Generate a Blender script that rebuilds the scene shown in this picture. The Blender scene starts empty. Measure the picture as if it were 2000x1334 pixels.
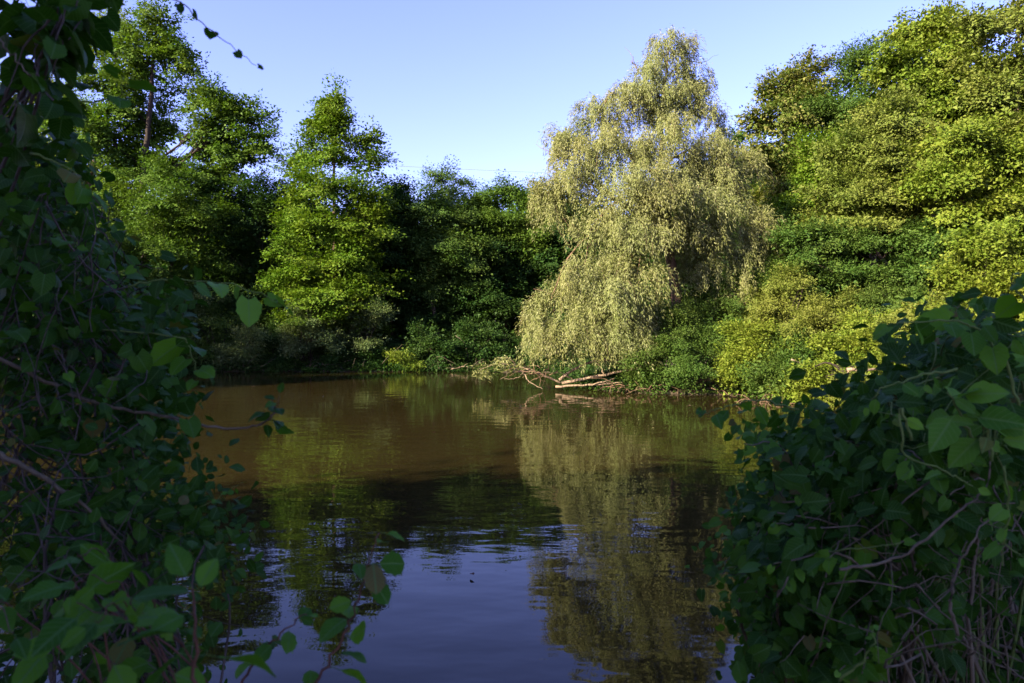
import bpy, math
import numpy as np
from mathutils import Vector

sc = bpy.context.scene
COL = sc.collection
R = math.radians

# ------------------------------------------------------------------ camera
F, HOR, EYE = 1333.0, 651.0, 2.0
cam_d = bpy.data.cameras.new('camera')
cam = bpy.data.objects.new('camera', cam_d)
COL.objects.link(cam)
cam.location = (0, 0, EYE)
cam.rotation_euler = (R(90), 0, 0)
cam_d.sensor_width = 36.0
cam_d.lens = 24.0
cam_d.shift_y = -16 / 2000
cam_d.clip_start = 0.05
cam_d.clip_end = 3000
cam_d.dof.use_dof = True
cam_d.dof.focus_distance = 24.0
cam_d.dof.aperture_fstop = 4.5
sc.camera = cam

# ------------------------------------------------------------------ sky, sun, exposure
SUN_AZ, SUN_EL = 53.0, 25.0          # degrees left of straight-behind, and above the horizon
world = bpy.data.worlds.new('World')
sc.world = world
world.use_nodes = True
wn = world.node_tree
bg = wn.nodes['Background']
sky = wn.nodes.new('ShaderNodeTexSky')
sky.sky_type = 'NISHITA'
sky.sun_disc = False
sky.sun_elevation = R(SUN_EL)
sky.sun_rotation = R(180 + SUN_AZ)
sky.air_density = 1.0
sky.dust_density = 0.5
sky.ozone_density = 3.0
tint = wn.nodes.new('ShaderNodeMix')            # white balance of the photograph, the same in every direction
tint.data_type = 'RGBA'
tint.blend_type = 'MULTIPLY'
tint.inputs[0].default_value = 1.0
tint.inputs[7].default_value = (1.09, 0.85, 1.30, 1)
wn.links.new(sky.outputs[0], tint.inputs[6])
wn.links.new(tint.outputs[2], bg.inputs[0])
bg.inputs[1].default_value = 0.083
sun_d = bpy.data.lights.new('sun', 'SUN')
sun_d.energy = 5.0
sun_d.angle = R(0.5)
sun_d.color = (1.0, 0.87, 0.63)
sun = bpy.data.objects.new('sun', sun_d)
COL.objects.link(sun)
az, el = R(SUN_AZ), R(SUN_EL)
S = Vector((-math.sin(az) * math.cos(el), -math.cos(az) * math.cos(el), math.sin(el)))
sun.rotation_euler = S.to_track_quat('Z', 'Y').to_euler()
sun.location = S * 60
sc.view_settings.view_transform = 'Standard'
sc.view_settings.look = 'None'
sc.view_settings.gamma = 1
sc.view_settings.use_curve_mapping = False
sc.view_settings.exposure = 2.25
sc.render.engine = 'CYCLES'
sc.cycles.max_bounces = 8
sc.cycles.diffuse_bounces = 4
sc.cycles.transmission_bounces = 4
sc.cycles.glossy_bounces = 4
sc.cycles.use_denoising = True


# ------------------------------------------------------------------ helpers
def at(px, py, Y):
    """the point that lies at distance Y and is seen at photo pixel (px, py)"""
    return np.array(((px - 1000) / F * Y, Y, EYE + (HOR - py) / F * Y))


def rng(seed):
    return np.random.default_rng(seed)


def norm(a):
    return a / np.maximum(np.linalg.norm(a, axis=-1, keepdims=True), 1e-9)


def mesh_np(name, verts, faces, mat=None, smooth=False, uvs=None):
    """faces: (n, k) int array or list of such arrays"""
    me = bpy.data.meshes.new(name)
    fl = faces if isinstance(faces, list) else [faces]
    fl = [np.asarray(f, dtype=np.int32) for f in fl if len(f)]
    me.vertices.add(len(verts))
    me.vertices.foreach_set('co', np.asarray(verts, dtype=np.float32).ravel())
    idx = np.concatenate([f.ravel() for f in fl])
    tot = np.concatenate([np.full(len(f), f.shape[1], dtype=np.int32) for f in fl])
    me.loops.add(len(idx))
    me.loops.foreach_set('vertex_index', idx)
    me.polygons.add(len(tot))
    me.polygons.foreach_set('loop_start', np.concatenate(([0], np.cumsum(tot)[:-1])).astype(np.int32))
    if smooth:
        me.polygons.foreach_set('use_smooth', np.ones(len(tot), dtype=bool))
    if uvs is not None:
        l = me.uv_layers.new(name='UVMap')
        l.data.foreach_set('uv', np.asarray(uvs, dtype=np.float32)[idx].ravel())
    me.update(calc_edges=True)
    if mat:
        me.materials.append(mat)
    return me


def obj(name, me, parent=None, loc=None):
    o = bpy.data.objects.new(name, me)
    COL.objects.link(o)
    if parent is not None:
        o.parent = parent
    if loc is not None:
        o.location = loc
    return o


def thing(name, label, cat, loc, group=None):
    o = bpy.data.objects.new(name, None)
    o.empty_display_size = 0.2
    COL.objects.link(o)
    o.location = loc
    o['label'] = label
    o['category'] = cat
    if group:
        o['group'] = group
    return o


def tag(o, label, cat, group=None):
    o['label'] = label
    o['category'] = cat
    if group:
        o['group'] = group
    return o


class Tubes:
    """collects tapered tubes into one mesh"""

    def __init__(self):
        self.v, self.f, self.n = [], [], 0

    def add(self, pts, radii, k=6):
        pts = np.asarray(pts, float)
        radii = np.broadcast_to(np.asarray(radii, float), (len(pts),))
        t = norm(np.gradient(pts, axis=0))
        ref = np.array((0.31, 0.17, 0.93)) if abs(t[:, 2].mean()) < 0.85 else np.array((0.95, 0.21, 0.2))
        a = norm(np.cross(t, ref))
        b = np.cross(t, a)
        ang = np.linspace(0, 2 * np.pi, k, endpoint=False)
        ring = a[:, None, :] * np.cos(ang)[None, :, None] + b[:, None, :] * np.sin(ang)[None, :, None]
        v = (pts[:, None, :] + ring * radii[:, None, None]).reshape(-1, 3)
        m = len(pts)
        i = np.arange(m - 1)[:, None] * k
        j = np.arange(k)[None, :]
        j2 = (j + 1) % k
        q = np.stack((i + j, i + j2, i + k + j2, i + k + j), -1).reshape(-1, 4) + self.n
        cap = np.array([[self.n + (m - 1) * k + x for x in range(k)]])
        cap0 = np.array([[self.n + x for x in range(k)][::-1]])
        self.v.append(v)
        self.f += [q, cap, cap0]
        self.n += len(v)

    def build(self, name, mat, parent=None, origin=(0, 0, 0), stuff=False):
        if not self.v:
            return None
        by = {}
        for f in self.f:
            by.setdefault(f.shape[1], []).append(f)
        me = mesh_np(name, np.concatenate(self.v) - np.asarray(origin), [np.concatenate(x) for x in by.values()], mat, True)
        o = obj(name, me, parent)
        if stuff:
            o['kind'] = 'stuff'
        return o


def curve(p0, p1, n=7, sag=0.0, wob=0.05, g=None, up=0.0):
    """a wavering path from p0 to p1; up > 0 bends it upward in the middle"""
    p0, p1 = np.asarray(p0, float), np.asarray(p1, float)
    t = np.linspace(0, 1, n)[:, None]
    L = np.linalg.norm(p1 - p0)
    p = p0 + (p1 - p0) * t
    p[:, 2] += (up - sag) * L * (4 * t * (1 - t))[:, 0]
    if g is not None and wob:
        for k in (1, 2, 3):
            p += g.normal(0, wob * L * 1.1 / k, 3) * np.sin(k * np.pi * t)
    return p


def poly(pts, n=5, wob=0.0, g=None):
    """Catmull-Rom through pts"""
    pts = np.asarray(pts, float)
    P = np.vstack((2 * pts[0] - pts[1], pts, 2 * pts[-1] - pts[-2]))
    out = []
    for i in range(1, len(P) - 2):
        a, b, c, d = P[i - 1], P[i], P[i + 1], P[i + 2]
        for t in np.linspace(0, 1, n, endpoint=False):
            out.append(0.5 * (2 * b + (c - a) * t + (2 * a - 5 * b + 4 * c - d) * t * t + (3 * b - a - 3 * c + d) * t ** 3))
    out.append(pts[-1])
    out = np.array(out)
    if g is not None and wob:
        out[1:-1] += g.normal(0, wob, (len(out) - 2, 3))
    return out


# ------------------------------------------------------------------ materials
def ramp(nt, stops):
    n = nt.nodes.new('ShaderNodeValToRGB')
    e = n.color_ramp.elements
    while len(e) < len(stops):
        e.new(0.5)
    for k, (p, c) in enumerate(stops):
        e[k].position = p
        e[k].color = (*c, 1)
    return n


def leaf_mat(name, cols, trans=0.30, rough=0.6, spec=0.12, tcol=(1.15, 1.25, 0.5)):
    """foliage: per-leaf colour variation, diffuse with a translucent share"""
    m = bpy.data.materials.new(name)
    m.use_nodes = True
    nt = m.node_tree
    p = nt.nodes['Principled BSDF']
    out = nt.nodes['Material Output']
    geo = nt.nodes.new('ShaderNodeNewGeometry')
    n = len(cols)
    rp = ramp(nt, [((k + 0.5) / n, c) for k, c in enumerate(cols)])
    nt.links.new(geo.outputs['Random Per Island'], rp.inputs[0])
    # slow drift of hue through the crown: older and younger growth
    tc = nt.nodes.new('ShaderNodeTexCoord')
    nz = nt.nodes.new('ShaderNodeTexNoise')
    nz.inputs['Scale'].default_value = 0.55
    nz.inputs['Detail'].default_value = 2
    nt.links.new(tc.outputs['Object'], nz.inputs['Vector'])
    hs = nt.nodes.new('ShaderNodeHueSaturation')
    mr = nt.nodes.new('ShaderNodeMapRange')
    mr.inputs['From Min'].default_value, mr.inputs['From Max'].default_value = 0.3, 0.7
    mr.inputs['To Min'].default_value, mr.inputs['To Max'].default_value = 0.485, 0.515
    nt.links.new(nz.outputs['Fac'], mr.inputs[0])
    nt.links.new(mr.outputs[0], hs.inputs['Hue'])
    nt.links.new(rp.outputs[0], hs.inputs['Color'])
    nt.links.new(hs.outputs[0], p.inputs['Base Color'])
    p.inputs['Roughness'].default_value = rough
    p.inputs['Specular IOR Level'].default_value = spec
    tl = nt.nodes.new('ShaderNodeBsdfTranslucent')
    mul = nt.nodes.new('ShaderNodeMix')
    mul.data_type = 'RGBA'
    mul.blend_type = 'MULTIPLY'
    mul.inputs[0].default_value = 1.0
    nt.links.new(hs.outputs[0], mul.inputs[6])
    mul.inputs[7].default_value = (*tcol, 1)
    nt.links.new(mul.outputs[2], tl.inputs[0])
    mx = nt.nodes.new('ShaderNodeMixShader')
    mx.inputs[0].default_value = trans
    nt.links.new(p.outputs[0], mx.inputs[1])
    nt.links.new(tl.outputs[0], mx.inputs[2])
    nt.links.new(mx.outputs[0], out.inputs[0])
    return m


def near_leaf_mat(name, c_dark, c_light, vein, trans=0.35, rough=0.5):
    """close-up leaf: midrib and side veins from the blade's own coordinates, mottling, per-leaf hue"""
    m = bpy.data.materials.new(name)
    m.use_nodes = True
    nt = m.node_tree
    N, L = nt.nodes.new, nt.links.new
    p = nt.nodes['Principled BSDF']
    out = nt.nodes['Material Output']
    uv = N('ShaderNodeUVMap')
    sp = N('ShaderNodeSeparateXYZ')
    L(uv.outputs[0], sp.inputs[0])
    ab = N('ShaderNodeMath'); ab.operation = 'ABSOLUTE'
    L(sp.outputs[0], ab.inputs[0])
    # midrib
    mid = N('ShaderNodeMapRange'); mid.inputs['From Min'].default_value = 0.012; mid.inputs['From Max'].default_value = 0.04
    mid.inputs['To Min'].default_value = 1; mid.inputs['To Max'].default_value = 0
    L(ab.outputs[0], mid.inputs[0])
    # side veins: v - 0.9|u| repeated
    m1 = N('ShaderNodeMath'); m1.operation = 'MULTIPLY'; m1.inputs[1].default_value = -0.9
    L(ab.outputs[0], m1.inputs[0])
    a1 = N('ShaderNodeMath'); a1.operation = 'ADD'
    L(sp.outputs[1], a1.inputs[0]); L(m1.outputs[0], a1.inputs[1])
    m2 = N('ShaderNodeMath'); m2.operation = 'MULTIPLY'; m2.inputs[1].default_value = 7.0
    L(a1.outputs[0], m2.inputs[0])
    fr = N('ShaderNodeMath'); fr.operation = 'PINGPONG'; fr.inputs[1].default_value = 0.5
    L(m2.outputs[0], fr.inputs[0])
    sv = N('ShaderNodeMapRange'); sv.inputs['From Min'].default_value = 0.02; sv.inputs['From Max'].default_value = 0.12
    sv.inputs['To Min'].default_value = 0.7; sv.inputs['To Max'].default_value = 0
    L(fr.outputs[0], sv.inputs[0])
    vx = N('ShaderNodeMath'); vx.operation = 'MAXIMUM'
    L(mid.outputs[0], vx.inputs[0]); L(sv.outputs[0], vx.inputs[1])
    oi = N('ShaderNodeObjectInfo')
    geo = N('ShaderNodeNewGeometry')
    ad = N('ShaderNodeMath'); ad.operation = 'ADD'
    L(oi.outputs['Random'], ad.inputs[0]); L(geo.outputs['Random Per Island'], ad.inputs[1])
    fc = N('ShaderNodeMath'); fc.operation = 'FRACT'
    L(ad.outputs[0], fc.inputs[0])
    rp = ramp(nt, [(0.0, c_dark), (0.55, tuple((a + b) / 2 for a, b in zip(c_dark, c_light))), (0.9, c_light), (0.98, tuple(min(1, x * 1.25) for x in c_light)), (0.99, (0.09, 0.10, 0.02)), (1.0, (0.09, 0.07, 0.025))])
    L(fc.outputs[0], rp.inputs[0])
    tc = N('ShaderNodeTexCoord')
    nz = N('ShaderNodeTexNoise'); nz.inputs['Scale'].default_value = 60; nz.inputs['Detail'].default_value = 3
    L(tc.outputs['Object'], nz.inputs['Vector'])
    mr = N('ShaderNodeMapRange'); mr.inputs['To Min'].default_value = 0.75; mr.inputs['To Max'].default_value = 1.25
    L(nz.outputs['Fac'], mr.inputs[0])
    hs = N('ShaderNodeHueSaturation')
    L(rp.outputs[0], hs.inputs['Color']); L(mr.outputs[0], hs.inputs['Value'])
    mixv = N('ShaderNodeMix'); mixv.data_type = 'RGBA'
    vm = N('ShaderNodeMath'); vm.operation = 'MULTIPLY'; vm.inputs[1].default_value = 0.75
    L(vx.outputs[0], vm.inputs[0]); L(vm.outputs[0], mixv.inputs[0])
    L(hs.outputs[0], mixv.inputs[6]); mixv.inputs[7].default_value = (*vein, 1)
    L(mixv.outputs[2], p.inputs['Base Color'])
    p.inputs['Roughness'].default_value = rough
    p.inputs['Specular IOR Level'].default_value = 0.08
    bp = N('ShaderNodeBump'); bp.inputs['Strength'].default_value = 0.35; bp.inputs['Distance'].default_value = 0.002
    inv = N('ShaderNodeMath'); inv.operation = 'SUBTRACT'; inv.inputs[0].default_value = 1.0
    L(vx.outputs[0], inv.inputs[1]); L(inv.outputs[0], bp.inputs['Height'])
    L(bp.outputs[0], p.inputs['Normal'])
    tl = N('ShaderNodeBsdfTranslucent')
    g = N('ShaderNodeMix'); g.data_type = 'RGBA'; g.blend_type = 'MULTIPLY'; g.inputs[0].default_value = 1
    L(mixv.outputs[2], g.inputs[6]); g.inputs[7].default_value = (1.2, 1.3, 0.4, 1)
    L(g.outputs[2], tl.inputs[0])
    mx = N('ShaderNodeMixShader'); mx.inputs[0].default_value = trans
    L(p.outputs[0], mx.inputs[1]); L(tl.outputs[0], mx.inputs[2]); L(mx.outputs[0], out.inputs[0])
    return m


def bark_mat(name, c0, c1, scale=9):
    m = bpy.data.materials.new(name)
    m.use_nodes = True
    nt = m.node_tree
    p = nt.nodes['Principled BSDF']
    tc = nt.nodes.new('ShaderNodeTexCoord')
    mp = nt.nodes.new('ShaderNodeMapping')
    mp.inputs['Scale'].default_value = (1, 1, 0.22)
    nz = nt.nodes.new('ShaderNodeTexNoise')
    nz.inputs['Scale'].default_value = scale
    nz.inputs['Detail'].default_value = 5
    nt.links.new(tc.outputs['Object'], mp.inputs[0])
    nt.links.new(mp.outputs[0], nz.inputs['Vector'])
    rp = ramp(nt, [(0.3, c0), (0.7, c1)])
    nt.links.new(nz.outputs['Fac'], rp.inputs[0])
    nt.links.new(rp.outputs[0], p.inputs['Base Color'])
    p.inputs['Roughness'].default_value = 0.85
    p.inputs['Specular IOR Level'].default_value = 0.2
    b = nt.nodes.new('ShaderNodeBump')
    b.inputs['Strength'].default_value = 0.7
    b.inputs['Distance'].default_value = 0.03
    nt.links.new(nz.outputs['Fac'], b.inputs['Height'])
    nt.links.new(b.outputs[0], p.inputs['Normal'])
    return m


M = {
    'maple': leaf_mat('maple_leaf', [(0.050, 0.095, 0.010), (0.065, 0.120, 0.013), (0.085, 0.140, 0.016)]),
    'maple_lime': leaf_mat('lime_maple_leaf', [(0.066, 0.125, 0.008), (0.082, 0.140, 0.010), (0.105, 0.155, 0.013)]),
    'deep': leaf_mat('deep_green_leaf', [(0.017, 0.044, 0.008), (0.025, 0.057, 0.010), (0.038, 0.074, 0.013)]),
    'mid': leaf_mat('mid_green_leaf', [(0.040, 0.080, 0.012), (0.055, 0.098, 0.015), (0.072, 0.115, 0.020)]),
    'olive': leaf_mat('olive_leaf', [(0.088, 0.117, 0.017), (0.116, 0.143, 0.023), (0.146, 0.166, 0.033)]),
    'yellow': leaf_mat('yellow_green_leaf', [(0.086, 0.130, 0.012), (0.115, 0.157, 0.016), (0.148, 0.182, 0.024)]),
    'blossom': leaf_mat('pale_blossom_leaf', [(0.060, 0.095, 0.014), (0.110, 0.125, 0.022), (0.190, 0.180, 0.055), (0.080, 0.110, 0.016)]),
    'grey': leaf_mat('grey_green_leaf', [(0.052, 0.085, 0.022), (0.075, 0.110, 0.032), (0.105, 0.135, 0.048)], trans=0.25),
    'willow': leaf_mat('willow_leaf', [(0.132, 0.150, 0.040), (0.175, 0.187, 0.062), (0.232, 0.236, 0.105)], trans=0.30, tcol=(1.1, 1.1, 0.6)),
    'bark': bark_mat('brown_bark', (0.045, 0.030, 0.020), (0.13, 0.09, 0.06)),
    'bark_dark': bark_mat('dark_bark', (0.014, 0.010, 0.008), (0.048, 0.033, 0.025)),
    'bark_willow': bark_mat('willow_bark', (0.07, 0.040, 0.024), (0.20, 0.125, 0.078)),
    'deadwood': bark_mat('dead_wood', (0.09, 0.062, 0.04), (0.25, 0.18, 0.12), 14),
    'greywood': bark_mat('grey_twig', (0.050, 0.041, 0.026), (0.135, 0.110, 0.070), 25),
    'twigdark': bark_mat('dark_twig', (0.030, 0.024, 0.020), (0.085, 0.068, 0.056), 25),
    'greenstem': bark_mat('green_stem', (0.06, 0.10, 0.02), (0.11, 0.16, 0.04), 25),
    'redstem': bark_mat('red_stem', (0.045, 0.020, 0.013), (0.10, 0.045, 0.028), 25),
    'vine': near_leaf_mat('vine_leaf', (0.027, 0.095, 0.006), (0.078, 0.190, 0.013), (0.075, 0.15, 0.045)),
    'shade_leaf': near_leaf_mat('shade_toned_leaf', (0.012, 0.044, 0.004), (0.031, 0.088, 0.007), (0.06, 0.12, 0.04)),  # darker copy of the leaf greens: thicket shade put into the colour
    'bitter': near_leaf_mat('climber_leaf', (0.040, 0.125, 0.012), (0.105, 0.235, 0.026), (0.10, 0.19, 0.05)),
    'small': near_leaf_mat('small_shrub_leaf', (0.022, 0.078, 0.006), (0.062, 0.158, 0.012), (0.06, 0.13, 0.04)),
}


# ------------------------------------------------------------------ ground and water
SHORE = np.array([(-27.5, 5.0), (-22, 3.4), (-12, 3.2), (-5, 3.4), (-2.0, 3.5), (-1.2, 3.1), (-0.5, 2.9), (1.0, 2.9), (2.2, 3.6), (3.2, 5.0), (4.6, 6.5), (7.0, 9.5),
                  (9.0, 13.5), (9.6, 17.5), (8.8, 20.6), (7.4, 21.9), (5.8, 22.3), (4.2, 22.9), (3.0, 24.6), (2.7, 27.5), (3.4, 31), (3.0, 34.3),
                  (0.5, 35.6), (-4, 35.9), (-10, 35.7), (-16, 35.9), (-20, 35.2), (-25, 33.5), (-28, 29.5), (-29.5, 23), (-30, 15), (-29.5, 9)], float)


def shore_dist(P):
    """signed distance to the pond's edge, positive on land"""
    A, B = SHORE, np.roll(SHORE, -1, 0)
    d = np.full(len(P), 1e9)
    ins = np.zeros(len(P), bool)
    for a, b in zip(A, B):
        ab = b - a
        t = np.clip(((P - a) @ ab) / (ab @ ab), 0, 1)
        d = np.minimum(d, np.linalg.norm(P - (a + t[:, None] * ab), axis=1))
        c = ((a[1] > P[:, 1]) != (b[1] > P[:, 1]))
        with np.errstate(divide='ignore', invalid='ignore'):
            x = (b[0] - a[0]) * (P[:, 1] - a[1]) / (b[1] - a[1]) + a[0]
        ins ^= c & (P[:, 0] < x)
    return np.where(ins, -d, d)


def height(P):
    P = np.atleast_2d(np.asarray(P, float))[:, :2]
    d = shore_dist(P)
    wob = 0.12 * np.sin(P[:, 0] * 1.7 + 0.6 * P[:, 1]) + 0.08 * np.sin(P[:, 1] * 2.3 - P[:, 0] * 0.9)
    d = d + wob * 0.6
    land = 0.34 * (1 - np.exp(-np.maximum(d, 0) / 0.45)) + np.maximum(d, 0) * 0.02
    right = np.clip((P[:, 0] - 8) / 8, 0, 1) * np.clip((P[:, 1] - 6) / 8, 0, 1)
    land += right * np.clip(d / 8, 0, 1) * 1.1
    land = np.minimum(land, 2.6)
    bed = np.maximum(d * 0.45, -1.6)
    return np.where(d > 0, land + wob * 0.12 * np.clip(d / 1.5, 0, 1), bed)


def gz(x, y):
    return float(height([(x, y)])[0])


def axis(lo, hi, step, far):
    core = np.arange(lo, hi + step, step)
    g = [step]
    while sum(g) < far:
        g.append(g[-1] * 1.35)
    c = np.cumsum(g)
    return np.concatenate((lo - c[::-1], core, hi + c))


gx, gy = axis(-34, 30, 0.5, 900), axis(-4, 48, 0.5, 900)
XX, YY = np.meshgrid(gx, gy)
PP = np.stack((XX.ravel(), YY.ravel()), 1)
ZZ = height(PP)
nx, ny = len(gx), len(gy)
ii = (np.arange(ny - 1)[:, None] * nx + np.arange(nx - 1)[None, :]).ravel()
gm = bpy.data.materials.new('forest_soil')
gm.use_nodes = True
nt = gm.node_tree
tc = nt.nodes.new('ShaderNodeTexCoord')
n1 = nt.nodes.new('ShaderNodeTexNoise'); n1.inputs['Scale'].default_value = 2.2; n1.inputs['Detail'].default_value = 8
nt.links.new(tc.outputs['Object'], n1.inputs['Vector'])
rp = ramp(nt, [(0.3, (0.030, 0.020, 0.012)), (0.5, (0.065, 0.045, 0.026)), (0.62, (0.05, 0.055, 0.02)), (0.75, (0.10, 0.072, 0.045))])
nt.links.new(n1.outputs['Fac'], rp.inputs[0])
gp = nt.nodes['Principled BSDF']
nt.links.new(rp.outputs[0], gp.inputs['Base Color'])
gp.inputs['Roughness'].default_value = 0.95
b = nt.nodes.new('ShaderNodeBump'); b.inputs['Strength'].default_value = 0.8; b.inputs['Distance'].default_value = 0.06
nt.links.new(n1.outputs['Fac'], b.inputs['Height']); nt.links.new(b.outputs[0], gp.inputs['Normal'])
ground = obj('ground', mesh_np('ground', np.column_stack((PP, ZZ)), np.stack((ii, ii + 1, ii + nx + 1, ii + nx), 1), gm, True))
ground['kind'] = 'structure'

wm = bpy.data.materials.new('pond_water')
wm.use_nodes = True
nt = wm.node_tree
N, L = nt.nodes.new, nt.links.new
wp = nt.nodes['Principled BSDF']
tc = N('ShaderNodeTexCoord')
sn = N('ShaderNodeTexNoise'); sn.inputs['Scale'].default_value = 0.12; sn.inputs['Detail'].default_value = 3
L(tc.outputs['Object'], sn.inputs['Vector'])
rp = ramp(nt, [(0.35, (0.0150, 0.0115, 0.0038)), (0.65, (0.0205, 0.0152, 0.0052))])
L(sn.outputs['Fac'], rp.inputs[0]); L(rp.outputs[0], wp.inputs['Base Color'])
wp.inputs['Roughness'].default_value = 0.015
wp.inputs['IOR'].default_value = 1.333
wp.inputs['Specular IOR Level'].default_value = 0.39
mp = N('ShaderNodeMapping'); mp.inputs['Scale'].default_value = (0.55, 1.0, 1.0); mp.inputs['Rotation'].default_value = (0, 0, R(8))
L(tc.outputs['Object'], mp.inputs[0])
r1 = N('ShaderNodeTexNoise'); r1.inputs['Scale'].default_value = 2.2; r1.inputs['Detail'].default_value = 1.5
r2 = N('ShaderNodeTexNoise'); r2.inputs['Scale'].default_value = 9.0; r2.inputs['Detail'].default_value = 1.0
L(mp.outputs[0], r1.inputs['Vector']); L(mp.outputs[0], r2.inputs['Vector'])
# where a light breeze touches the pond the small ripples are stronger
br = N('ShaderNodeTexNoise'); br.inputs['Scale'].default_value = 0.22; br.inputs['Detail'].default_value = 2
L(tc.outputs['Object'], br.inputs['Vector'])
bm = N('ShaderNodeMapRange'); bm.inputs['From Min'].default_value = 0.35; bm.inputs['From Max'].default_value = 0.65
bm.inputs['To Min'].default_value = 0.05; bm.inputs['To Max'].default_value = 0.22
L(br.outputs['Fac'], bm.inputs[0])
mm = N('ShaderNodeMath'); mm.operation = 'MULTIPLY'; L(r2.outputs['Fac'], mm.inputs[0]); L(bm.outputs[0], mm.inputs[1])
# slow rings spreading from one spot
cmb = N('ShaderNodeVectorMath'); cmb.operation = 'DISTANCE'; cmb.inputs[1].default_value = (-0.9, 13.5, 0)
L(tc.outputs['Object'], cmb.inputs[0])
rs = N('ShaderNodeMath'); rs.operation = 'MULTIPLY'; rs.inputs[1].default_value = 14.0; L(cmb.outputs['Value'], rs.inputs[0])
rw = N('ShaderNodeMath'); rw.operation = 'SINE'; L(rs.outputs[0], rw.inputs[0])
fa = N('ShaderNodeMapRange'); fa.inputs['From Min'].default_value = 3.0; fa.inputs['From Max'].default_value = 8.0
fa.inputs['To Min'].default_value = 0.03; fa.inputs['To Max'].default_value = 0.0
L(cmb.outputs['Value'], fa.inputs[0])
rr = N('ShaderNodeMath'); rr.operation = 'MULTIPLY'; L(rw.outputs[0], rr.inputs[0]); L(fa.outputs[0], rr.inputs[1])
s1 = N('ShaderNodeMath'); s1.operation = 'ADD'; L(r1.outputs['Fac'], s1.inputs[0]); L(mm.outputs[0], s1.inputs[1])
s2 = N('ShaderNodeMath'); s2.operation = 'ADD'; L(s1.outputs[0], s2.inputs[0]); L(rr.outputs[0], s2.inputs[1])
bp = N('ShaderNodeBump'); bp.inputs['Strength'].default_value = 1.0; bp.inputs['Distance'].default_value = 0.0075
L(s2.outputs[0], bp.inputs['Height']); L(bp.outputs[0], wp.inputs['Normal'])
wv = np.array([(-90, -2, 0), (40, -2, 0), (40, 60, 0), (-90, 60, 0)], float)
water = obj('pond_water', mesh_np('pond_water', wv, np.array([[0, 1, 2, 3]]), wm))
water['kind'] = 'structure'


# ------------------------------------------------------------------ leaves in mass
def leaf_blades(pos, d, nrm, Ln, W):
    """one pointed three-cornered blade per position, its broad end towards the twig"""
    d = norm(d)
    side = norm(np.cross(nrm, d))
    Ln = np.broadcast_to(np.asarray(Ln, float), (len(pos),))[:, None]
    W = np.broadcast_to(np.asarray(W, float), (len(pos),))[:, None]
    v = np.stack((pos + side * W * 0.5, pos + d * Ln, pos - side * W * 0.5), 1).reshape(-1, 3)
    return v, np.arange(len(v)).reshape(-1, 3)


def crown_points(lobes, n_leaf, per, g, flat, inner, back, sub=12, fill=0.16):
    """centres of leaf sprays: every lobe carries boughs that reach out from its middle past its outline, with the sprays set along their outer
    part, and a thin filling inside; returns spray centres, outward directions, the number of the lobe and whether a spray is filling"""
    PC = np.array([l[0] for l in lobes]); PR = np.array([l[1] for l in lobes]); dens = np.array([l[2] for l in lobes])
    area = (PR[:, 0] * PR[:, 2] + PR[:, 0] * PR[:, 1] + PR[:, 1] * PR[:, 2]) * dens
    n_spray = max(3 * len(lobes), int(n_leaf / per))
    share = np.maximum(3, (n_spray * 1.35 * area / area.sum()).astype(int))
    c, u, li, fl = [], [], [], []
    for k in range(len(lobes)):
        n = share[k]
        nf = int(n * fill)
        d = norm(g.normal(0, 1, (nf, 3)))
        c.append(PC[k] + d * PR[k] * (0.35 + 0.35 * g.random(nf))[:, None]); u.append(d); fl.append(np.ones(nf, bool))
        m = max(5, int(round(sub * (0.5 + 0.5 * min(2.4, PR[k][0] / 1.5)))))
        bd = norm(g.normal(0, 1, (m, 3)) + np.array((0, -0.12, 0.18)))
        w = np.where((bd[:, 1] > 0.35), back, 1.0) * np.where(bd[:, 2] < -0.55, 0.5, 1.0) * g.uniform(0.6, 1.4, m)
        b = g.choice(m, n - nf, p=w / w.sum())
        ln = g.uniform(0.85, 1.22, m)[b]
        s = (inner + (1 - inner) * g.random(n - nf) ** 0.8) * ln
        lat = g.normal(0, 0.17, (n - nf, 3)) * np.array((1, 1, 0.6)) * (1.35 - 0.75 * s / ln)[:, None]
        c.append(PC[k] + (bd[b] * s[:, None] + lat) * PR[k]); u.append(norm(bd[b] + lat)); fl.append(np.zeros(n - nf, bool))
        li.append(np.full(n, k))
    c, u, li, fl = np.concatenate(c), np.concatenate(u), np.concatenate(li), np.concatenate(fl)
    deep = np.zeros(len(li), bool)
    for k in range(len(lobes)):                       # thin what lies deep inside another lobe
        q = (((c - PC[k]) / PR[k]) ** 2).sum(1)
        deep |= (q < 0.3) & (li != k)
    keep = ~(deep & (g.random(len(li)) > 0.25))
    idx = np.flatnonzero(keep)
    if len(idx) > n_spray:
        idx = np.sort(g.choice(idx, n_spray, replace=False))
    return c[idx], u[idx], li[idx], fl[idx]


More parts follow.
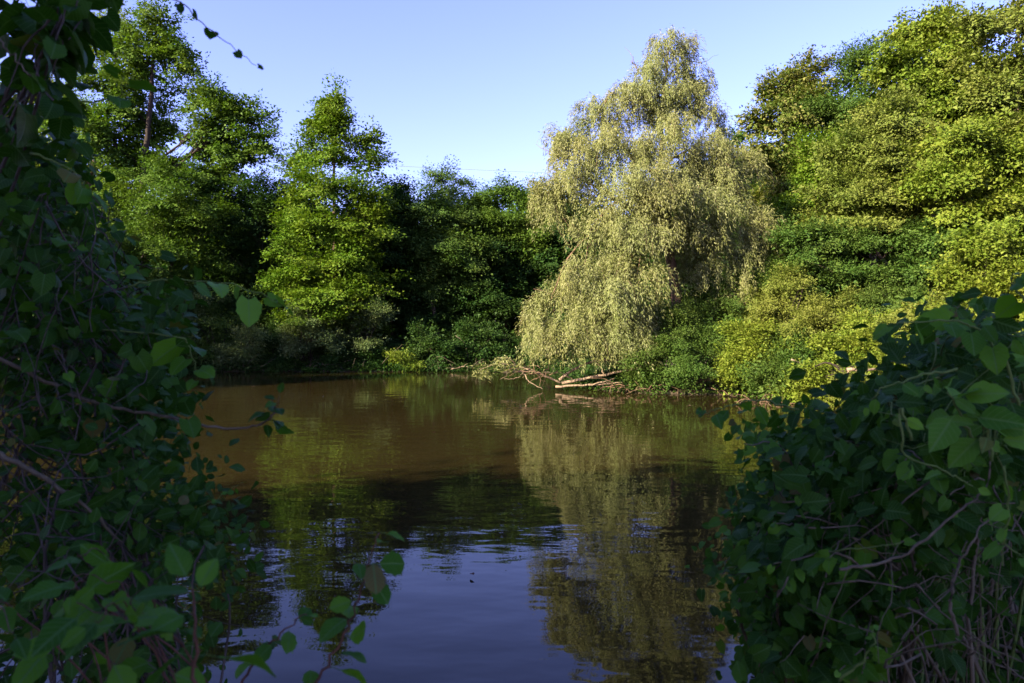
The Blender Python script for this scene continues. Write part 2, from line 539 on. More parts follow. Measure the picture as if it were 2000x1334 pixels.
def make_crown(lobes, n_leaf, Ln, W, g, per=32, spray=(0.34, 0.12), inner=0.42, back=0.4, droop=0.15, tilt=0.2, up=0.8, sub=12, fill=0.16, jit=0.30, outw=0.5):
    """lobes: (centre, radii, density). Each spray is a small flattened cloud of leaves tilted outward."""
    c, u, li, fl = crown_points(lobes, n_leaf, per, g, spray, inner, back, sub, fill)
    m = len(c)
    k = np.maximum(5, (per * g.gamma(4, 0.25, m) * np.where(fl, 0.6, 1.0)).astype(int))
    si = np.repeat(np.arange(m), k)
    n = len(si)
    sc_ = (0.6 + 0.8 * g.random(m))[si][:, None]
    o = u.copy(); o[:, 2] = o[:, 2] * 0.6 - tilt
    o = norm(o + g.normal(0, 0.25, o.shape))
    s = norm(np.cross(o, np.array((0, 0, 1.0)) + g.normal(0, 0.2, o.shape)))
    t = np.cross(s, o)
    t *= np.sign(t[:, 2:3] + 1e-6)
    q = g.normal(0, 1, (n, 3))
    q = q / np.maximum(1, np.linalg.norm(q, axis=1, keepdims=True) / 1.6)
    pos = c[si] + (o[si] * q[:, :1] * spray[0] * 1.25 + s[si] * q[:, 1:2] * spray[0] + t[si] * (q[:, 2:] * spray[1] - (q[:, 1:2] ** 2) * spray[0] * 0.15)) * sc_
    d = norm(o[si] * 0.7 + s[si] * np.sign(q[:, 1:2]) * 0.5 + g.normal(0, 0.4, (n, 3)))
    d[:, 2] -= droop
    nr = norm(t[si] * up + u[si] * outw + g.normal(0, jit, (n, 3)))
    ls = Ln * (0.7 + 0.6 * g.random(n)) * np.where(fl[si], 1.7, 1.0)
    return (*leaf_blades(pos, d, nr, ls, ls * W / Ln), c, li)


def px_lobes(Y, rows, jitter=0.0, g=None, shrink=1.0):
    """rows of (px, py, half width px, half height px [, depth offset, density]) at distance Y"""
    out = []
    for r in rows:
        px, py, a, b = r[:4]
        dy = r[4] if len(r) > 4 else 0.0
        de = r[5] if len(r) > 5 else 1.0
        if jitter:
            dy += g.uniform(-jitter, jitter)
        s = (Y + dy) / F * shrink
        out.append((at(px, py, Y + dy), np.array((a * s, max(a, b) * s * 0.95, b * s)), de))
    return out


N_LEAVES = 0


def tree(name, label, cat, base_px, Y, rows, leaf, n_leaf, Ln=0.13, W=0.10, trunk=None, r0=0.16, bark='bark', seed=1, group=None,
         limb_n=7, twigs=5, lean=0.0, jitter=0.35, **kw):
    """trunk, limbs (each its own part, one per main lobe) and a crown of leaf sprays"""
    global N_LEAVES
    g = rng(seed)
    lobes = px_lobes(Y, rows, jitter, g)
    bx = (base_px - 1000) / F * Y
    base = np.array((bx, Y, gz(bx, Y) - 0.05))
    t = thing(name, label, cat, tuple(base), group)
    top = max(lobes, key=lambda l: l[0][2] + l[1][2] * 0.3)
    if trunk is None:
        tp = top[0] + np.array((0, 0, top[1][2] * 0.3))
        path = curve(base, tp, 12, wob=0.012, g=g)
        path[:, 0] += lean * np.sin(np.linspace(0, np.pi, 12))
    else:
        pts = [base] + [at(px, py, Y + (r[0] if r else 0)) for px, py, *r in trunk]
        path = poly(pts, 5, 0.02, g)
    H = path[-1, 2] - base[2]
    hh = np.linspace(0, 1, len(path))
    rad = r0 * (1 - hh) ** 0.8 * 0.92 + r0 * 0.08
    rad[0] *= 1.35
    tb = Tubes(); tb.add(path, rad, 9)
    tb.build('trunk', M[bark], t, base)
    n_leaf = int(n_leaf * 1.75)
    Ln, W = Ln * 0.84, W * 0.88
    kw = dict(kw, per=int(kw.get('per', 32) * 1.4))
    v, f, c, li = make_crown(lobes, n_leaf, Ln, W, g, **kw)
    order = sorted(range(len(lobes)), key=lambda k: -lobes[k][1][0] * lobes[k][1][2])[:limb_n]
    for k in order:
        cc, rr, _ = lobes[k]
        hd = np.linalg.norm(cc[:2] - base[:2])
        z = np.clip(cc[2] - 0.55 * hd - rr[2] * 0.4, base[2] + 0.12 * H, base[2] + 0.9 * H)
        j = int(np.argmin(np.abs(path[:, 2] - z)))
        a = path[j]
        lb = Tubes()
        lr = min(rad[j] * 0.55, 0.02 + 0.012 * np.linalg.norm(cc - a))
        lp = curve(a, cc + np.array((0, 0, rr[2] * 0.35)), 8, wob=0.025, g=g, up=-0.05)
        lb.add(lp, np.linspace(lr, lr * 0.22, 8), 6)
        mine = np.flatnonzero(li == k)
        if len(mine) and twigs:
            for q in g.choice(mine, min(twigs, len(mine)), replace=False):
                s = lp[int(g.integers(2, 7))]
                lb.add(curve(s, c[q], 5, wob=0.04, g=g), np.linspace(lr * 0.33, lr * 0.08, 5), 4)
        lb.build('limb', M[bark], t, base)
    N_LEAVES += len(f)
    obj('crown', mesh_np('crown', v - base, f, M[leaf]), t)
    return t


def shrub(label, Y, rows, leaf, n_leaf, Ln=0.09, W=0.05, seed=1, group=None, name='shrub', stems=6, base_px=None, bark='bark_dark', cat='shrub', **kw):
    """several stems from one root and a foliage mass that reaches low"""
    global N_LEAVES
    g = rng(seed)
    lobes = px_lobes(Y, rows, 0.75, g, 0.95)
    bx = ((base_px if base_px is not None else rows[0][0]) - 1000) / F * Y
    by = Y
    for _ in range(12):                                # root it on land
        if shore_dist(np.array([(bx, by)]))[0] > 0.15:
            break
        by += 0.3
    base = np.array((bx, by, gz(bx, by) - 0.05))
    t = thing(name, label, cat, tuple(base), group)
    kw = dict(dict(per=26, spray=(0.22, 0.12), inner=0.35, back=0.45, droop=0.1, tilt=0.0, up=0.55, jit=.4), **kw)
    n_leaf = int(n_leaf * 1.6)
    kw['per'] = int(kw['per'] * 1.3)
    v, f, c, li = make_crown(lobes, n_leaf, Ln * 0.85, W * 0.92, g, **kw)
    for k in range(stems):
        q = int(g.integers(len(c)))
        st = Tubes()
        a = base + np.array((g.normal(0, 0.15), g.normal(0, 0.15), 0))
        p = curve(a, c[q], 8, wob=0.04, g=g, up=0.12)
        st.add(p, np.linspace(0.035, 0.008, 8), 5)
        for _ in range(4):
            q2 = int(g.integers(len(c)))
            if np.linalg.norm(c[q2] - p[5]) < 2.2:
                st.add(curve(p[int(g.integers(2, 7))], c[q2], 5, wob=0.05, g=g), np.linspace(0.012, 0.004, 5), 4)
        st.build('stem', M[bark], t, base)
    N_LEAVES += len(f)
    obj('foliage', mesh_np('foliage', v - base, f, M[leaf]), t)
    return t


# ------------------------------------------------------------------ trees on the far bank, left to right
GF = 'trees on the far bank'
MAP = dict(spray=(0.38, 0.09), tilt=0.12, up=1.0, per=34, inner=0.4)

tree('maple_tree', 'tallest far bank maple with open crown and forked dark trunk showing against the sky', 'tree', 280, 38.5,
     [(312, 45, 48, 42, 0, .8), (345, 95, 42, 30, -.5, .8), (255, 105, 52, 45, 0, .9), (222, 175, 55, 42, .5), (372, 135, 34, 28, 0, .8), (345, 178, 38, 24, 1, .6),
      (262, 220, 55, 38, 1), (200, 270, 65, 48), (398, 195, 46, 30, -.5), (440, 232, 52, 38, 0), (490, 232, 42, 38, .5), (505, 275, 32, 40, 0),
      (455, 305, 62, 34, 1), (395, 290, 40, 36, 1.5), (160, 235, 50, 42, 1), (420, 345, 60, 30, .5), (250, 320, 70, 45, 1), (300, 250, 50, 50, 1.6), (270, 150, 46, 40, 1), (322, 330, 60, 40, 1.5), (440, 270, 60, 40, .8), (335, 110, 40, 30, .8)],
     'maple', 50000, 0.165, 0.135, trunk=[(284, 500), (278, 380), (290, 245), (299, 130), (306, 20)], r0=0.26, bark='bark_dark', seed=11, group=GF,
     limb_n=15, twigs=7, spray=(0.33, 0.11), per=26, inner=0.35, tilt=0.1, up=0.9)
tree('broadleaf_tree', 'sunny yellow-green broadleaf tree behind the dark foreground thicket, left of the forked maple', 'tree', 120, 44,
     [(45, 190, 55, 45), (105, 205, 70, 60), (60, 285, 85, 70), (150, 300, 110, 70), (190, 110, 48, 48), (225, 45, 45, 50), (170, 60, 40, 40), (30, 380, 90, 60), (150, 400, 110, 60)],
     'yellow', 30000, 0.15, 0.12, r0=0.25, seed=12, group=GF, limb_n=9, **MAP)
tree('broadleaf_tree', 'low spreading tree with lit sprays just under the forked maple crown', 'tree', 330, 37,
     [(325, 355, 70, 36, 0), (350, 405, 90, 46, -.5), (285, 450, 80, 50), (400, 440, 66, 42), (335, 510, 105, 58), (250, 380, 60, 45, 1)],
     'maple', 24000, 0.13, 0.11, seed=13, r0=0.16, group=GF, **MAP)
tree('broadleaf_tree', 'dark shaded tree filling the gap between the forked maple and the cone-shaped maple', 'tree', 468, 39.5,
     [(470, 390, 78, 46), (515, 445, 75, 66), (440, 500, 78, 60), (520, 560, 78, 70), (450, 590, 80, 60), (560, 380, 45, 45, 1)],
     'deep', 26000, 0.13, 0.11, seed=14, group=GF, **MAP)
tree('broadleaf_tree', 'understorey tree with layered mid-green sprays half hidden by the dark thicket', 'tree', 235, 35.8,
     [(200, 480, 90, 60), (290, 560, 80, 55), (150, 580, 100, 60), (240, 640, 100, 50), (60, 520, 90, 80), (20, 640, 80, 60)],
     'mid', 22000, 0.13, 0.11, seed=15, group=GF, **MAP)
tree('maple_tree', 'bright green cone-shaped maple with pointed top in the middle of the far bank', 'tree', 655, 37.4,
     [(655, 200, 15, 34, 0, 3), (622, 240, 15, 30, 0, 2.6), (664, 244, 26, 34, 0, 2.6), (720, 272, 24, 20, 0, 1.6), (650, 295, 44, 34, 0, 1.3), (606, 306, 30, 34, 0, 1.2), (708, 314, 40, 32, 0, 1.2),
      (578, 325, 36, 36, .8), (640, 362, 66, 38, -.3), (708, 392, 58, 44), (588, 395, 44, 44), (650, 440, 76, 44, -.6), (735, 440, 46, 44),
      (568, 470, 50, 44), (622, 520, 72, 38, -.8), (698, 500, 70, 44, -.5), (582, 560, 58, 34), (658, 578, 80, 34, -.8), (735, 555, 46, 48), (620, 625, 72, 28, -.6), (700, 632, 58, 24)],
     'maple_lime', 52000, 0.14, 0.12, trunk=[(655, 560), (652, 400), (657, 170)], r0=0.19, seed=16, group=GF, limb_n=14,
     **dict(MAP, spray=(0.36, 0.10), tilt=-0.05))
tree('broadleaf_tree', 'rounded dark green tree leaning against the right side of the cone-shaped maple', 'tree', 775, 41,
     [(768, 372, 30, 28), (782, 420, 44, 46), (765, 490, 55, 60), (800, 550, 55, 60)], 'deep', 24000, 0.13, 0.11, seed=17, group=GF, fill=.35)
tree('ash_tree', 'small feathery tree poking above the tree line right of the cone-shaped maple', 'tree', 868, 44,
     [(862, 346, 34, 16, 0, .8), (900, 356, 24, 13, 0, .8), (842, 368, 20, 14), (882, 388, 36, 22), (868, 430, 50, 36)], 'mid', 9000, 0.14, 0.08, seed=18, group=GF,
     spray=(0.4, 0.1))
tree('broadleaf_tree', 'round-topped yellow-green tree below the small feathery tree', 'tree', 862, 40,
     [(830, 412, 40, 34), (878, 432, 60, 40), (850, 482, 62, 50), (912, 482, 50, 48), (870, 540, 60, 50)], 'mid', 28000, 0.12, 0.10, seed=19, group=GF, fill=.4)
tree('broadleaf_tree', 'fine-leaved fresh green tree on the skyline left of the willow', 'tree', 985, 42,
     [(958, 392, 34, 34), (1000, 378, 38, 32), (1036, 400, 34, 40), (980, 442, 62, 50), (1040, 470, 42, 60), (930, 420, 40, 40)], 'maple', 30000, 0.12, 0.08, seed=20, group=GF, fill=.4)
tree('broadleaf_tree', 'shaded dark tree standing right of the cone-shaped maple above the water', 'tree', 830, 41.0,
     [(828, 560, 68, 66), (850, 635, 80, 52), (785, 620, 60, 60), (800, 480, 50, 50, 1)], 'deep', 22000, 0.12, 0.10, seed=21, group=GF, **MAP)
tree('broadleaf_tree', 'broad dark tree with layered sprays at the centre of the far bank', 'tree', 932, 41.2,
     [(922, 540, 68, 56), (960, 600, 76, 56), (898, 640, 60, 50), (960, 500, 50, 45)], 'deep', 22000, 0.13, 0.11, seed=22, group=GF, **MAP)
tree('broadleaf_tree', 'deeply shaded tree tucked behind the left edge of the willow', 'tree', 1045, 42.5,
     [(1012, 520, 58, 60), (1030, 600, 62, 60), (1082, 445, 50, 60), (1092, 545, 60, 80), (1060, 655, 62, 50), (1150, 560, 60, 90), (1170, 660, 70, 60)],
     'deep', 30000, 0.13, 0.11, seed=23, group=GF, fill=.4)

# the wood behind, seen in the gaps between the front trees
bk = [(40, 47, 250), (190, 47.5, 330), (400, 46.5, 360), (560, 47, 370), (740, 45, 385), (920, 46, 388), (1090, 45, 385), (1230, 44, 420), (1380, 42, 330), (1530, 40, 330), (1700, 37, 240), (1890, 35, 200), (2080, 33, 150), (-120, 46, 250)]
bl = ['leftmost dim tree of the second row behind the sunny yellow-green tree', 'dim tree of the second row behind the understorey tree at left', 'dim tree of the second row behind the low spreading tree',
      'dim tree of the second row behind the gap tree left of the cone-shaped maple', 'dim tree of the second row directly behind the cone-shaped maple', 'dim tree of the second row behind the round-topped tree',
      'dim tree of the second row left behind the willow', 'dim tree of the second row directly behind the willow', 'dim tree of the second row right behind the willow', 'dim tree of the second row behind the pale blossoming tree',
      'dim tree of the second row behind the tall right-hand maple', 'dim tree of the second row behind the tallest right-hand tree', 'dim tree at the far right end of the second row', 'dim tree at the far left end of the second row']
proto = None
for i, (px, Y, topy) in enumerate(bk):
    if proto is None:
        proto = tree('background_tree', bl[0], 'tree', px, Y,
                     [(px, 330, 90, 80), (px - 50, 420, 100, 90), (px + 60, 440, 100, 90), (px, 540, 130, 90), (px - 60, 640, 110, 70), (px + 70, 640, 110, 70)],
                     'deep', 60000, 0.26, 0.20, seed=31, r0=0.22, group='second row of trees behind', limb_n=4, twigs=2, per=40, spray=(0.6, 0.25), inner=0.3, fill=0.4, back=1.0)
        ph = EYE + (HOR - 250) / F * Y
        continue
    x = (px - 1000) / F * Y
    r = proto.copy(); COL.objects.link(r)
    r.location = (x, Y, gz(x, Y) - 0.05)
    hz = (EYE + (HOR - topy) / F * Y) / ph
    r.scale = (1.0 + 0.1 * math.sin(i * 2.1), 1.0, hz)
    r.rotation_euler = (0, 0, i * 1.37)
    r['label'] = bl[i]
    for ch in list(proto.children):
        c = ch.copy(); COL.objects.link(c); c.parent = r

# ------------------------------------------------------------------ shrubs along the far water's edge
GS = 'shrubs along the far water edge'
shrub('pale sunlit shrub at the water beside the dark foreground thicket', 36.4, [(330, 615, 85, 50), (390, 590, 60, 40), (300, 670, 80, 45), (370, 680, 60, 40)], 'grey', 16000, 0.11, 0.06, 41, GS)
shrub('dim green shrub leaning over the water left of the grey-green willow bush', 36.6, [(420, 640, 60, 50), (400, 690, 60, 32)], 'mid', 8000, 0.11, 0.06, 42, GS)
shrub('grey-green willow bush with foliage touching the water', 36.2, [(478, 685, 46, 34), (500, 660, 40, 30), (455, 700, 40, 22)], 'grey', 9000, 0.10, 0.04, 43, GS)
shrub('pale grey shrub sunlit at its top under the left side of the cone-shaped maple', 36.5, [(600, 625, 52, 32), (640, 650, 52, 44), (580, 670, 50, 40)], 'grey', 12000, 0.11, 0.06, 44, GS)
shrub('pale grey shrub with upright shoots under the right side of the cone-shaped maple', 36.5, [(715, 625, 44, 34), (745, 610, 30, 24), (700, 670, 56, 38)], 'grey', 11000, 0.11, 0.06, 45, GS)
shrub('small bright yellow-green bush low over the water', 35.9, [(790, 706, 24, 14), (778, 696, 14, 12), (806, 714, 16, 9)], 'yellow', 2600, 0.10, 0.06, 46, GS, stems=3)
shrub('dark shrub between the grey bush and the pale shrub at the water', 36.7, [(540, 670, 50, 44), (550, 700, 40, 22)], 'deep', 7000, 0.11, 0.07, 47, GS)
shrub('dark shrub at the water right of the small bright bush', 36.7, [(860, 685, 60, 34), (830, 660, 50, 40)], 'deep', 8000, 0.11, 0.08, 48, GS)
shrub('dark round shrub at the water in the middle of the shaded bank', 36.7, [(945, 690, 56, 30), (930, 660, 50, 36)], 'deep', 8000, 0.11, 0.08, 49, GS)
shrub('dark shrub at the water just left of the fallen branches', 36.6, [(1040, 690, 60, 34), (1100, 680, 60, 44)], 'deep', 8000, 0.11, 0.08, 50, GS)
shrub('dim shrub at the water hidden deep behind the foreground thicket', 36.0, [(200, 690, 80, 44), (120, 690, 80, 44), (40, 690, 70, 44)], 'mid', 9000, 0.12, 0.08, 51, GS)
shrub('dark shrub right below the cone-shaped maple at the water', 36.6, [(650, 700, 50, 22), (740, 700, 50, 22)], 'deep', 6000, 0.10, 0.07, 52, GS)

# ------------------------------------------------------------------ the willow
WY = 24.6


def willow():
    global N_LEAVES
    g = rng(77)
    rows = [(1302, 90, 58, 30, 0, 1), (1270, 135, 55, 38, 0, 1), (1365, 135, 34, 36, 0, .8), (1380, 190, 24, 24, 0, .8), (1330, 150, 40, 34, 0, .6), (1245, 205, 55, 42, 0), (1320, 215, 62, 44, .3, .9),
            (1180, 235, 56, 36, -.3), (1112, 292, 52, 40, -.3), (1200, 300, 86, 60, -1.0), (1300, 295, 90, 70, -.8), (1392, 290, 44, 48, 0), (1182, 208, 46, 26, 0, 1), (1236, 170, 46, 30, 0, 1), (1330, 172, 60, 34, .3, 1), (1385, 232, 38, 36, .2, 1), (1285, 185, 60, 34, -.4, 1), (1120, 262, 44, 26, 0, 1),
            (1130, 345, 76, 50, -1.0), (1225, 385, 105, 60, -1.8), (1335, 375, 95, 70, -1.5), (1420, 370, 52, 50, -.5), (1068, 400, 36, 44, -.4),
            (1165, 440, 62, 40, -1.6), (1260, 450, 85, 44, -1.9), (1375, 440, 76, 44, -1.3), (1432, 440, 52, 46, -.6), (1455, 500, 34, 36, -.4),
            (1150, 520, 68, 46, -1.6), (1095, 570, 55, 46, -1.2), (1195, 580, 76, 60, -1.8), (1245, 540, 60, 56, -2.0), (1052, 628, 32, 50, -.8), (1400, 505, 60, 46, -.5), (1478, 450, 40, 50, -.2), (1440, 560, 44, 34, -.5), (1385, 330, 70, 56, -.4), (1440, 315, 40, 40, 0), (1340, 480, 50, 34, .6), (1300, 400, 90, 60, -1.6), (1090, 350, 44, 40, -.5), (1120, 640, 72, 50, -1.4), (1190, 650, 60, 44, -1.6), (1248, 640, 34, 46, -1.9)]
    lobes = px_lobes(WY, rows)
    bx = (1334 - 1000) / F * WY
    base = np.array((bx, WY, gz(bx, WY) - 0.05))
    t = thing('willow_tree', 'large silvery pale green willow with drooping strands and a reddish forked trunk beside the pond', 'tree', tuple(base))
    def pt(*r):
        return [at(a, b, WY + c) for a, b, c in r]
    tb = Tubes()
    main = poly([base] + pt((1322, 585, 0), (1312, 520, 0), (1304, 470, 0)), 6, 0.01, g)
    tb.add(main, np.linspace(0.22, 0.155, len(main)), 10)
    up = poly(pt((1304, 474, 0), (1296, 400, 0), (1289, 330, .1), (1296, 210, 0), (1305, 90, 0)), 6, 0.02, g)
    tb.add(up, np.linspace(0.14, 0.02, len(up)), 8)
    tb.build('trunk', M['bark_willow'], t, base)
    limbs = [
        ([(1310, 505, 0), (1282, 452, -.3), (1240, 420, -.6), (1195, 385, -.9), (1130, 345, -1)], .11),
        ([(1300, 460, 0), (1340, 458, -.3), (1375, 440, -.6), (1440, 440, -.6)], .08),
        ([(1296, 400, 0), (1350, 370, -.4), (1420, 355, -.4)], .07),
        ([(1290, 340, 0), (1235, 310, -.4), (1180, 235, -.3), (1160, 205, -.3)], .08),
        ([(1240, 420, -.6), (1165, 450, -1.2), (1110, 505, -1.2), (1075, 590, -1)], .06),
        ([(1292, 280, 0), (1340, 240, 0), (1378, 180, 0)], .05),
        ([(1297, 200, 0), (1262, 160, 0), (1232, 118, 0)], .04),
        ([(1300, 150, 0), (1340, 120, 0), (1372, 125, 0)], .035),
        ([(1200, 388, -.9), (1120, 310, -.6), (1070, 300, -.3)], .05),
        ([(1282, 452, -.3), (1235, 500, -1.4), (1205, 580, -1.7)], .055),
        ([(1296, 400, 0), (1225, 385, -1.4), (1160, 440, -1.6), (1140, 520, -1.5)], .05),
        ([(1320, 560, 0), (1270, 540, -1), (1215, 500, -1.4)], .035),
        ([(1300, 440, 0), (1260, 470, -1.6), (1240, 560, -1.9)], .04),
        ([(1130, 345, -1), (1085, 380, -.6), (1062, 420, -.4)], .035),
        ([(1290, 330, 0), (1330, 300, -.6), (1390, 280, -.2)], .055),
    ]
    for rows_, r in limbs:
        lb = Tubes()
        p = poly(pt(*rows_), 6, 0.02, g)
        lb.add(p, np.linspace(r, r * 0.25, len(p)), 7)
        for _ in range(5):
            i = int(g.integers(len(p) // 3, len(p) - 1))
            e = p[i] + np.array((g.normal(0, .5), g.normal(-.1, .4), g.uniform(.1, .8)))
            lb.add(curve(p[i], e, 5, wob=0.06, g=g), np.linspace(r * .3, r * .08, 5), 4)
        lb.build('limb', M['bark_willow'], t, base)
    # hanging strands
    per_strand, n_strand = 30, 10500
    c, u, li, _ = crown_points(lobes, n_strand * per_strand, per_strand, g, None, 0.3, 0.5, sub=9, fill=0.32)
    vis = ~((c[:, 0] > 5.3) & (c[:, 0] < 6.15) & (c[:, 2] < 5.6) & (c[:, 1] < 24.7) & (g.random(len(c)) < .88))   # the gap that bares the trunk
    c, u, li = c[vis], u[vis], li[vis]
    m = len(c)
    zb = np.array([l[0][2] - l[1][2] for l in lobes])[li]
    low = c[:, 2] < 4.6
    ln = np.where(low, g.uniform(0.40, 1.15, m), g.uniform(0.30, 0.95, m))
    ln = np.minimum(ln, np.maximum(c[:, 2] - 0.55 - 0.35 * g.random(m), 0.12))
    ln = np.where(c[:, 2] > 9.5, ln * 0.8, ln)
    k = np.maximum(10, (per_strand * np.sqrt(ln / 0.6)).astype(int))
    si = np.repeat(np.arange(m), k)
    n = len(si)
    q = g.random(n)
    o = u.copy(); o[:, 2] = 0; o = norm(o + g.normal(0, 0.3, o.shape) * np.array((1, 1, 0)))
    arch = (0.25 + 0.35 * g.random(m))
    pos = c[si] + o[si] * (arch[si] * ln[si] * (1 - (1 - q) ** 2))[:, None]
    pos[:, 2] -= ln[si] * (q ** 1.35)
    pos += g.normal(0, 0.05, (n, 3))
    d = np.stack((o[si, 0] * .5, o[si, 1] * .5, -0.35 - 0.8 * q), 1) + g.normal(0, 0.42, (n, 3))
    nr = norm(o[si] * 0.6 + np.array((0, 0, 0.5)) + g.normal(0, 0.5, (n, 3)))
    v, f = leaf_blades(pos, d, nr, 0.10 * g.uniform(.7, 1.3, n), 0.028 * g.uniform(.8, 1.25, n))
    # a slender twig for a share of the strands
    tw = Tubes()
    for j in g.choice(m, 420, replace=False):
        s = np.linspace(0, 1, 5)
        p = c[j] + o[j] * (arch[j] * ln[j] * (1 - (1 - s) ** 2))[:, None]
        p[:, 2] -= ln[j] * s ** 1.35
        tw.add(p, np.linspace(0.006, 0.003, 5), 3)
    tw.build('twigs', M['bark_willow'], t, base, True)
    N_LEAVES += len(f)
    obj('crown', mesh_np('crown', v - base, f, M['willow']), t)


willow()

# ------------------------------------------------------------------ trees on the right bank
GR = 'trees on the right bank'
LIT = dict(spray=(0.30, 0.13), tilt=-0.05, up=0.55, outw=0.85, jit=0.35, inner=0.4, fill=0.26, sub=15)
tree('broadleaf_tree', 'small dark tree in the gap between the willow and the pale blossoming tree', 'tree', 1452, 33.5,
     [(1440, 272, 26, 20), (1452, 320, 44, 40), (1450, 400, 60, 60), (1480, 480, 60, 60)], 'mid', 12000, 0.12, 0.1, seed=61, group=GR)
tree('chestnut_tree', 'pale cream-flecked blossoming tree right of the willow', 'tree', 1545, 30,
     [(1562, 146, 44, 30), (1522, 190, 44, 42), (1490, 240, 38, 32), (1560, 226, 60, 56), (1498, 302, 44, 38), (1552, 322, 60, 58), (1585, 190, 34, 48), (1520, 390, 60, 50)],
     'blossom', 26000, 0.14, 0.09, seed=62, r0=.2, group=GR, limb_n=8, **dict(LIT, droop=.35))
tree('ash_tree', 'narrow-topped mid-green ash tree between the pale blossoming tree and the tall maple', 'tree', 1690, 29,
     [(1690, 108, 36, 26), (1662, 142, 40, 38), (1722, 146, 38, 46), (1640, 222, 68, 56), (1702, 222, 60, 56), (1660, 310, 80, 60)], 'mid', 28000, 0.11, 0.055, seed=63, group=GR, r0=.2, **LIT)
tree('maple_tree', 'tall bright yellow-green maple with rounded top on the right bank', 'tree', 1806, 27.2,
     [(1792, 66, 48, 36), (1835, 52, 36, 28), (1758, 130, 54, 46), (1850, 112, 66, 54), (1790, 200, 80, 56), (1880, 200, 66, 60), (1830, 290, 80, 60)],
     'yellow', 30000, 0.13, 0.11, seed=64, group=GR, r0=.22, **LIT)
tree('broadleaf_tree', 'tallest right-hand tree with airy olive crown reaching the top corner', 'tree', 1955, 25,
     [(1925, 52, 52, 34, 0, .8), (1985, 28, 46, 36, 0, .8), (2040, 60, 60, 60), (1985, 120, 44, 42, 0, .8), (1905, 130, 40, 34, 0, .8), (1942, 185, 60, 40), (2010, 210, 60, 50), (1990, 280, 70, 60), (2070, 200, 70, 90)],
     'olive', 28000, 0.12, 0.09, seed=65, group=GR, r0=.22, limb_n=9, **LIT)
tree('broadleaf_tree', 'bright lime tree standing between the willow and the large olive tree', 'tree', 1585, 27,
     [(1602, 335, 56, 62), (1578, 420, 58, 56), (1560, 486, 60, 50), (1520, 440, 46, 50)], 'maple_lime', 24000, 0.11, 0.09, seed=66, group=GR, **LIT)
tree('broadleaf_tree', 'large olive-green tree with brown limbs in the middle of the right bank', 'tree', 1762, 24.2,
     [(1742, 238, 74, 44), (1672, 300, 70, 40), (1745, 325, 76, 36, -.4), (1640, 378, 66, 44), (1705, 385, 70, 36, -.6), (1775, 405, 60, 34), (1690, 445, 66, 32, -.4), (1610, 440, 52, 32)],
     'olive', 46000, 0.10, 0.065, trunk=[(1790, 500), (1768, 420), (1752, 330), (1745, 230)], seed=67, group=GR, r0=.18, limb_n=8, **dict(LIT, spray=(.26, .10)))
tree('maple_tree', 'yellow-green maple with layered sprays leaning in from the right edge', 'tree', 1915, 22.2,
     [(1870, 280, 76, 32), (1950, 320, 72, 36), (1845, 360, 72, 28, -.3), (1960, 395, 62, 30), (2050, 360, 80, 80), (1890, 418, 56, 22, -.4)],
     'yellow', 32000, 0.11, 0.09, seed=68, group=GR, r0=.16, **dict(LIT, up=.7))
tree('broadleaf_tree', 'low green tree with bare crossing stems under the large olive tree', 'tree', 1715, 23,
     [(1640, 480, 60, 34), (1570, 530, 62, 38), (1745, 470, 56, 30), (1650, 545, 60, 30, -.4), (1560, 470, 50, 30)], 'mid', 28000, 0.09, 0.06, trunk=[(1735, 545), (1712, 490), (1690, 440)], seed=69, group=GR, r0=.10, bark='bark', **dict(LIT, spray=(.22, .10)))
tree('broadleaf_tree', 'dim understorey tree below the leaning yellow-green maple', 'tree', 1840, 22.6,
     [(1830, 462, 56, 26), (1790, 525, 60, 34), (1870, 540, 50, 30)], 'mid', 20000, 0.10, 0.07, seed=70, group=GR, r0=.1, **dict(LIT, spray=(.24, .10)))

# ------------------------------------------------------------------ shrubs on the right bank
GB = 'shrubs on the right bank'
HON = dict(spray=(0.17, 0.10), per=24, sub=16, outw=.8, up=.5)
shrub('dense small-leaved shrub at the foot of the willow trunk', 23.6, [(1330, 640, 62, 46), (1290, 620, 40, 40), (1360, 600, 44, 36)], 'mid', 20000, 0.065, 0.038, 81, GB, **HON)
shrub('dim green shrub behind the hanging willow curtain', 24.4, [(1230, 690, 56, 34), (1200, 640, 50, 50), (1270, 660, 40, 50)], 'mid', 13000, 0.07, 0.04, 82, GB, **HON)
shrub('low shrub whose twigs dip into the pond right of the fallen logs', 22.7, [(1290, 730, 50, 30), (1340, 715, 50, 36), (1250, 735, 30, 22), (1310, 685, 60, 38), (1255, 700, 40, 32)], 'mid', 18000, 0.065, 0.038, 83, GB, **HON)
shrub('olive shrub overhanging the dark undercut bank', 22.6, [(1375, 690, 46, 46), (1410, 650, 50, 44), (1390, 725, 34, 22)], 'mid', 17000, 0.065, 0.04, 84, GB, **HON)
shrub('broad dark-leaved shrub on the slope right of the willow trunk', 24.5, [(1400, 585, 60, 44), (1450, 560, 50, 40), (1440, 620, 50, 40)], 'mid', 17000, 0.07, 0.04, 85, GB, **HON)
shrub('yellow-green shrub crown rounding out above the undercut bank', 23, [(1500, 600, 62, 48), (1540, 555, 48, 34), (1480, 650, 50, 40)], 'olive', 19000, 0.07, 0.042, 86, GB, **HON)
shrub('bright lime shrub reaching out over the water by the twig tangle', 21.8, [(1470, 700, 52, 24), (1430, 690, 30, 10), (1510, 690, 40, 30), (1470, 665, 50, 30), (1450, 735, 44, 22)], 'yellow', 14000, 0.09, 0.06, 87, GB)
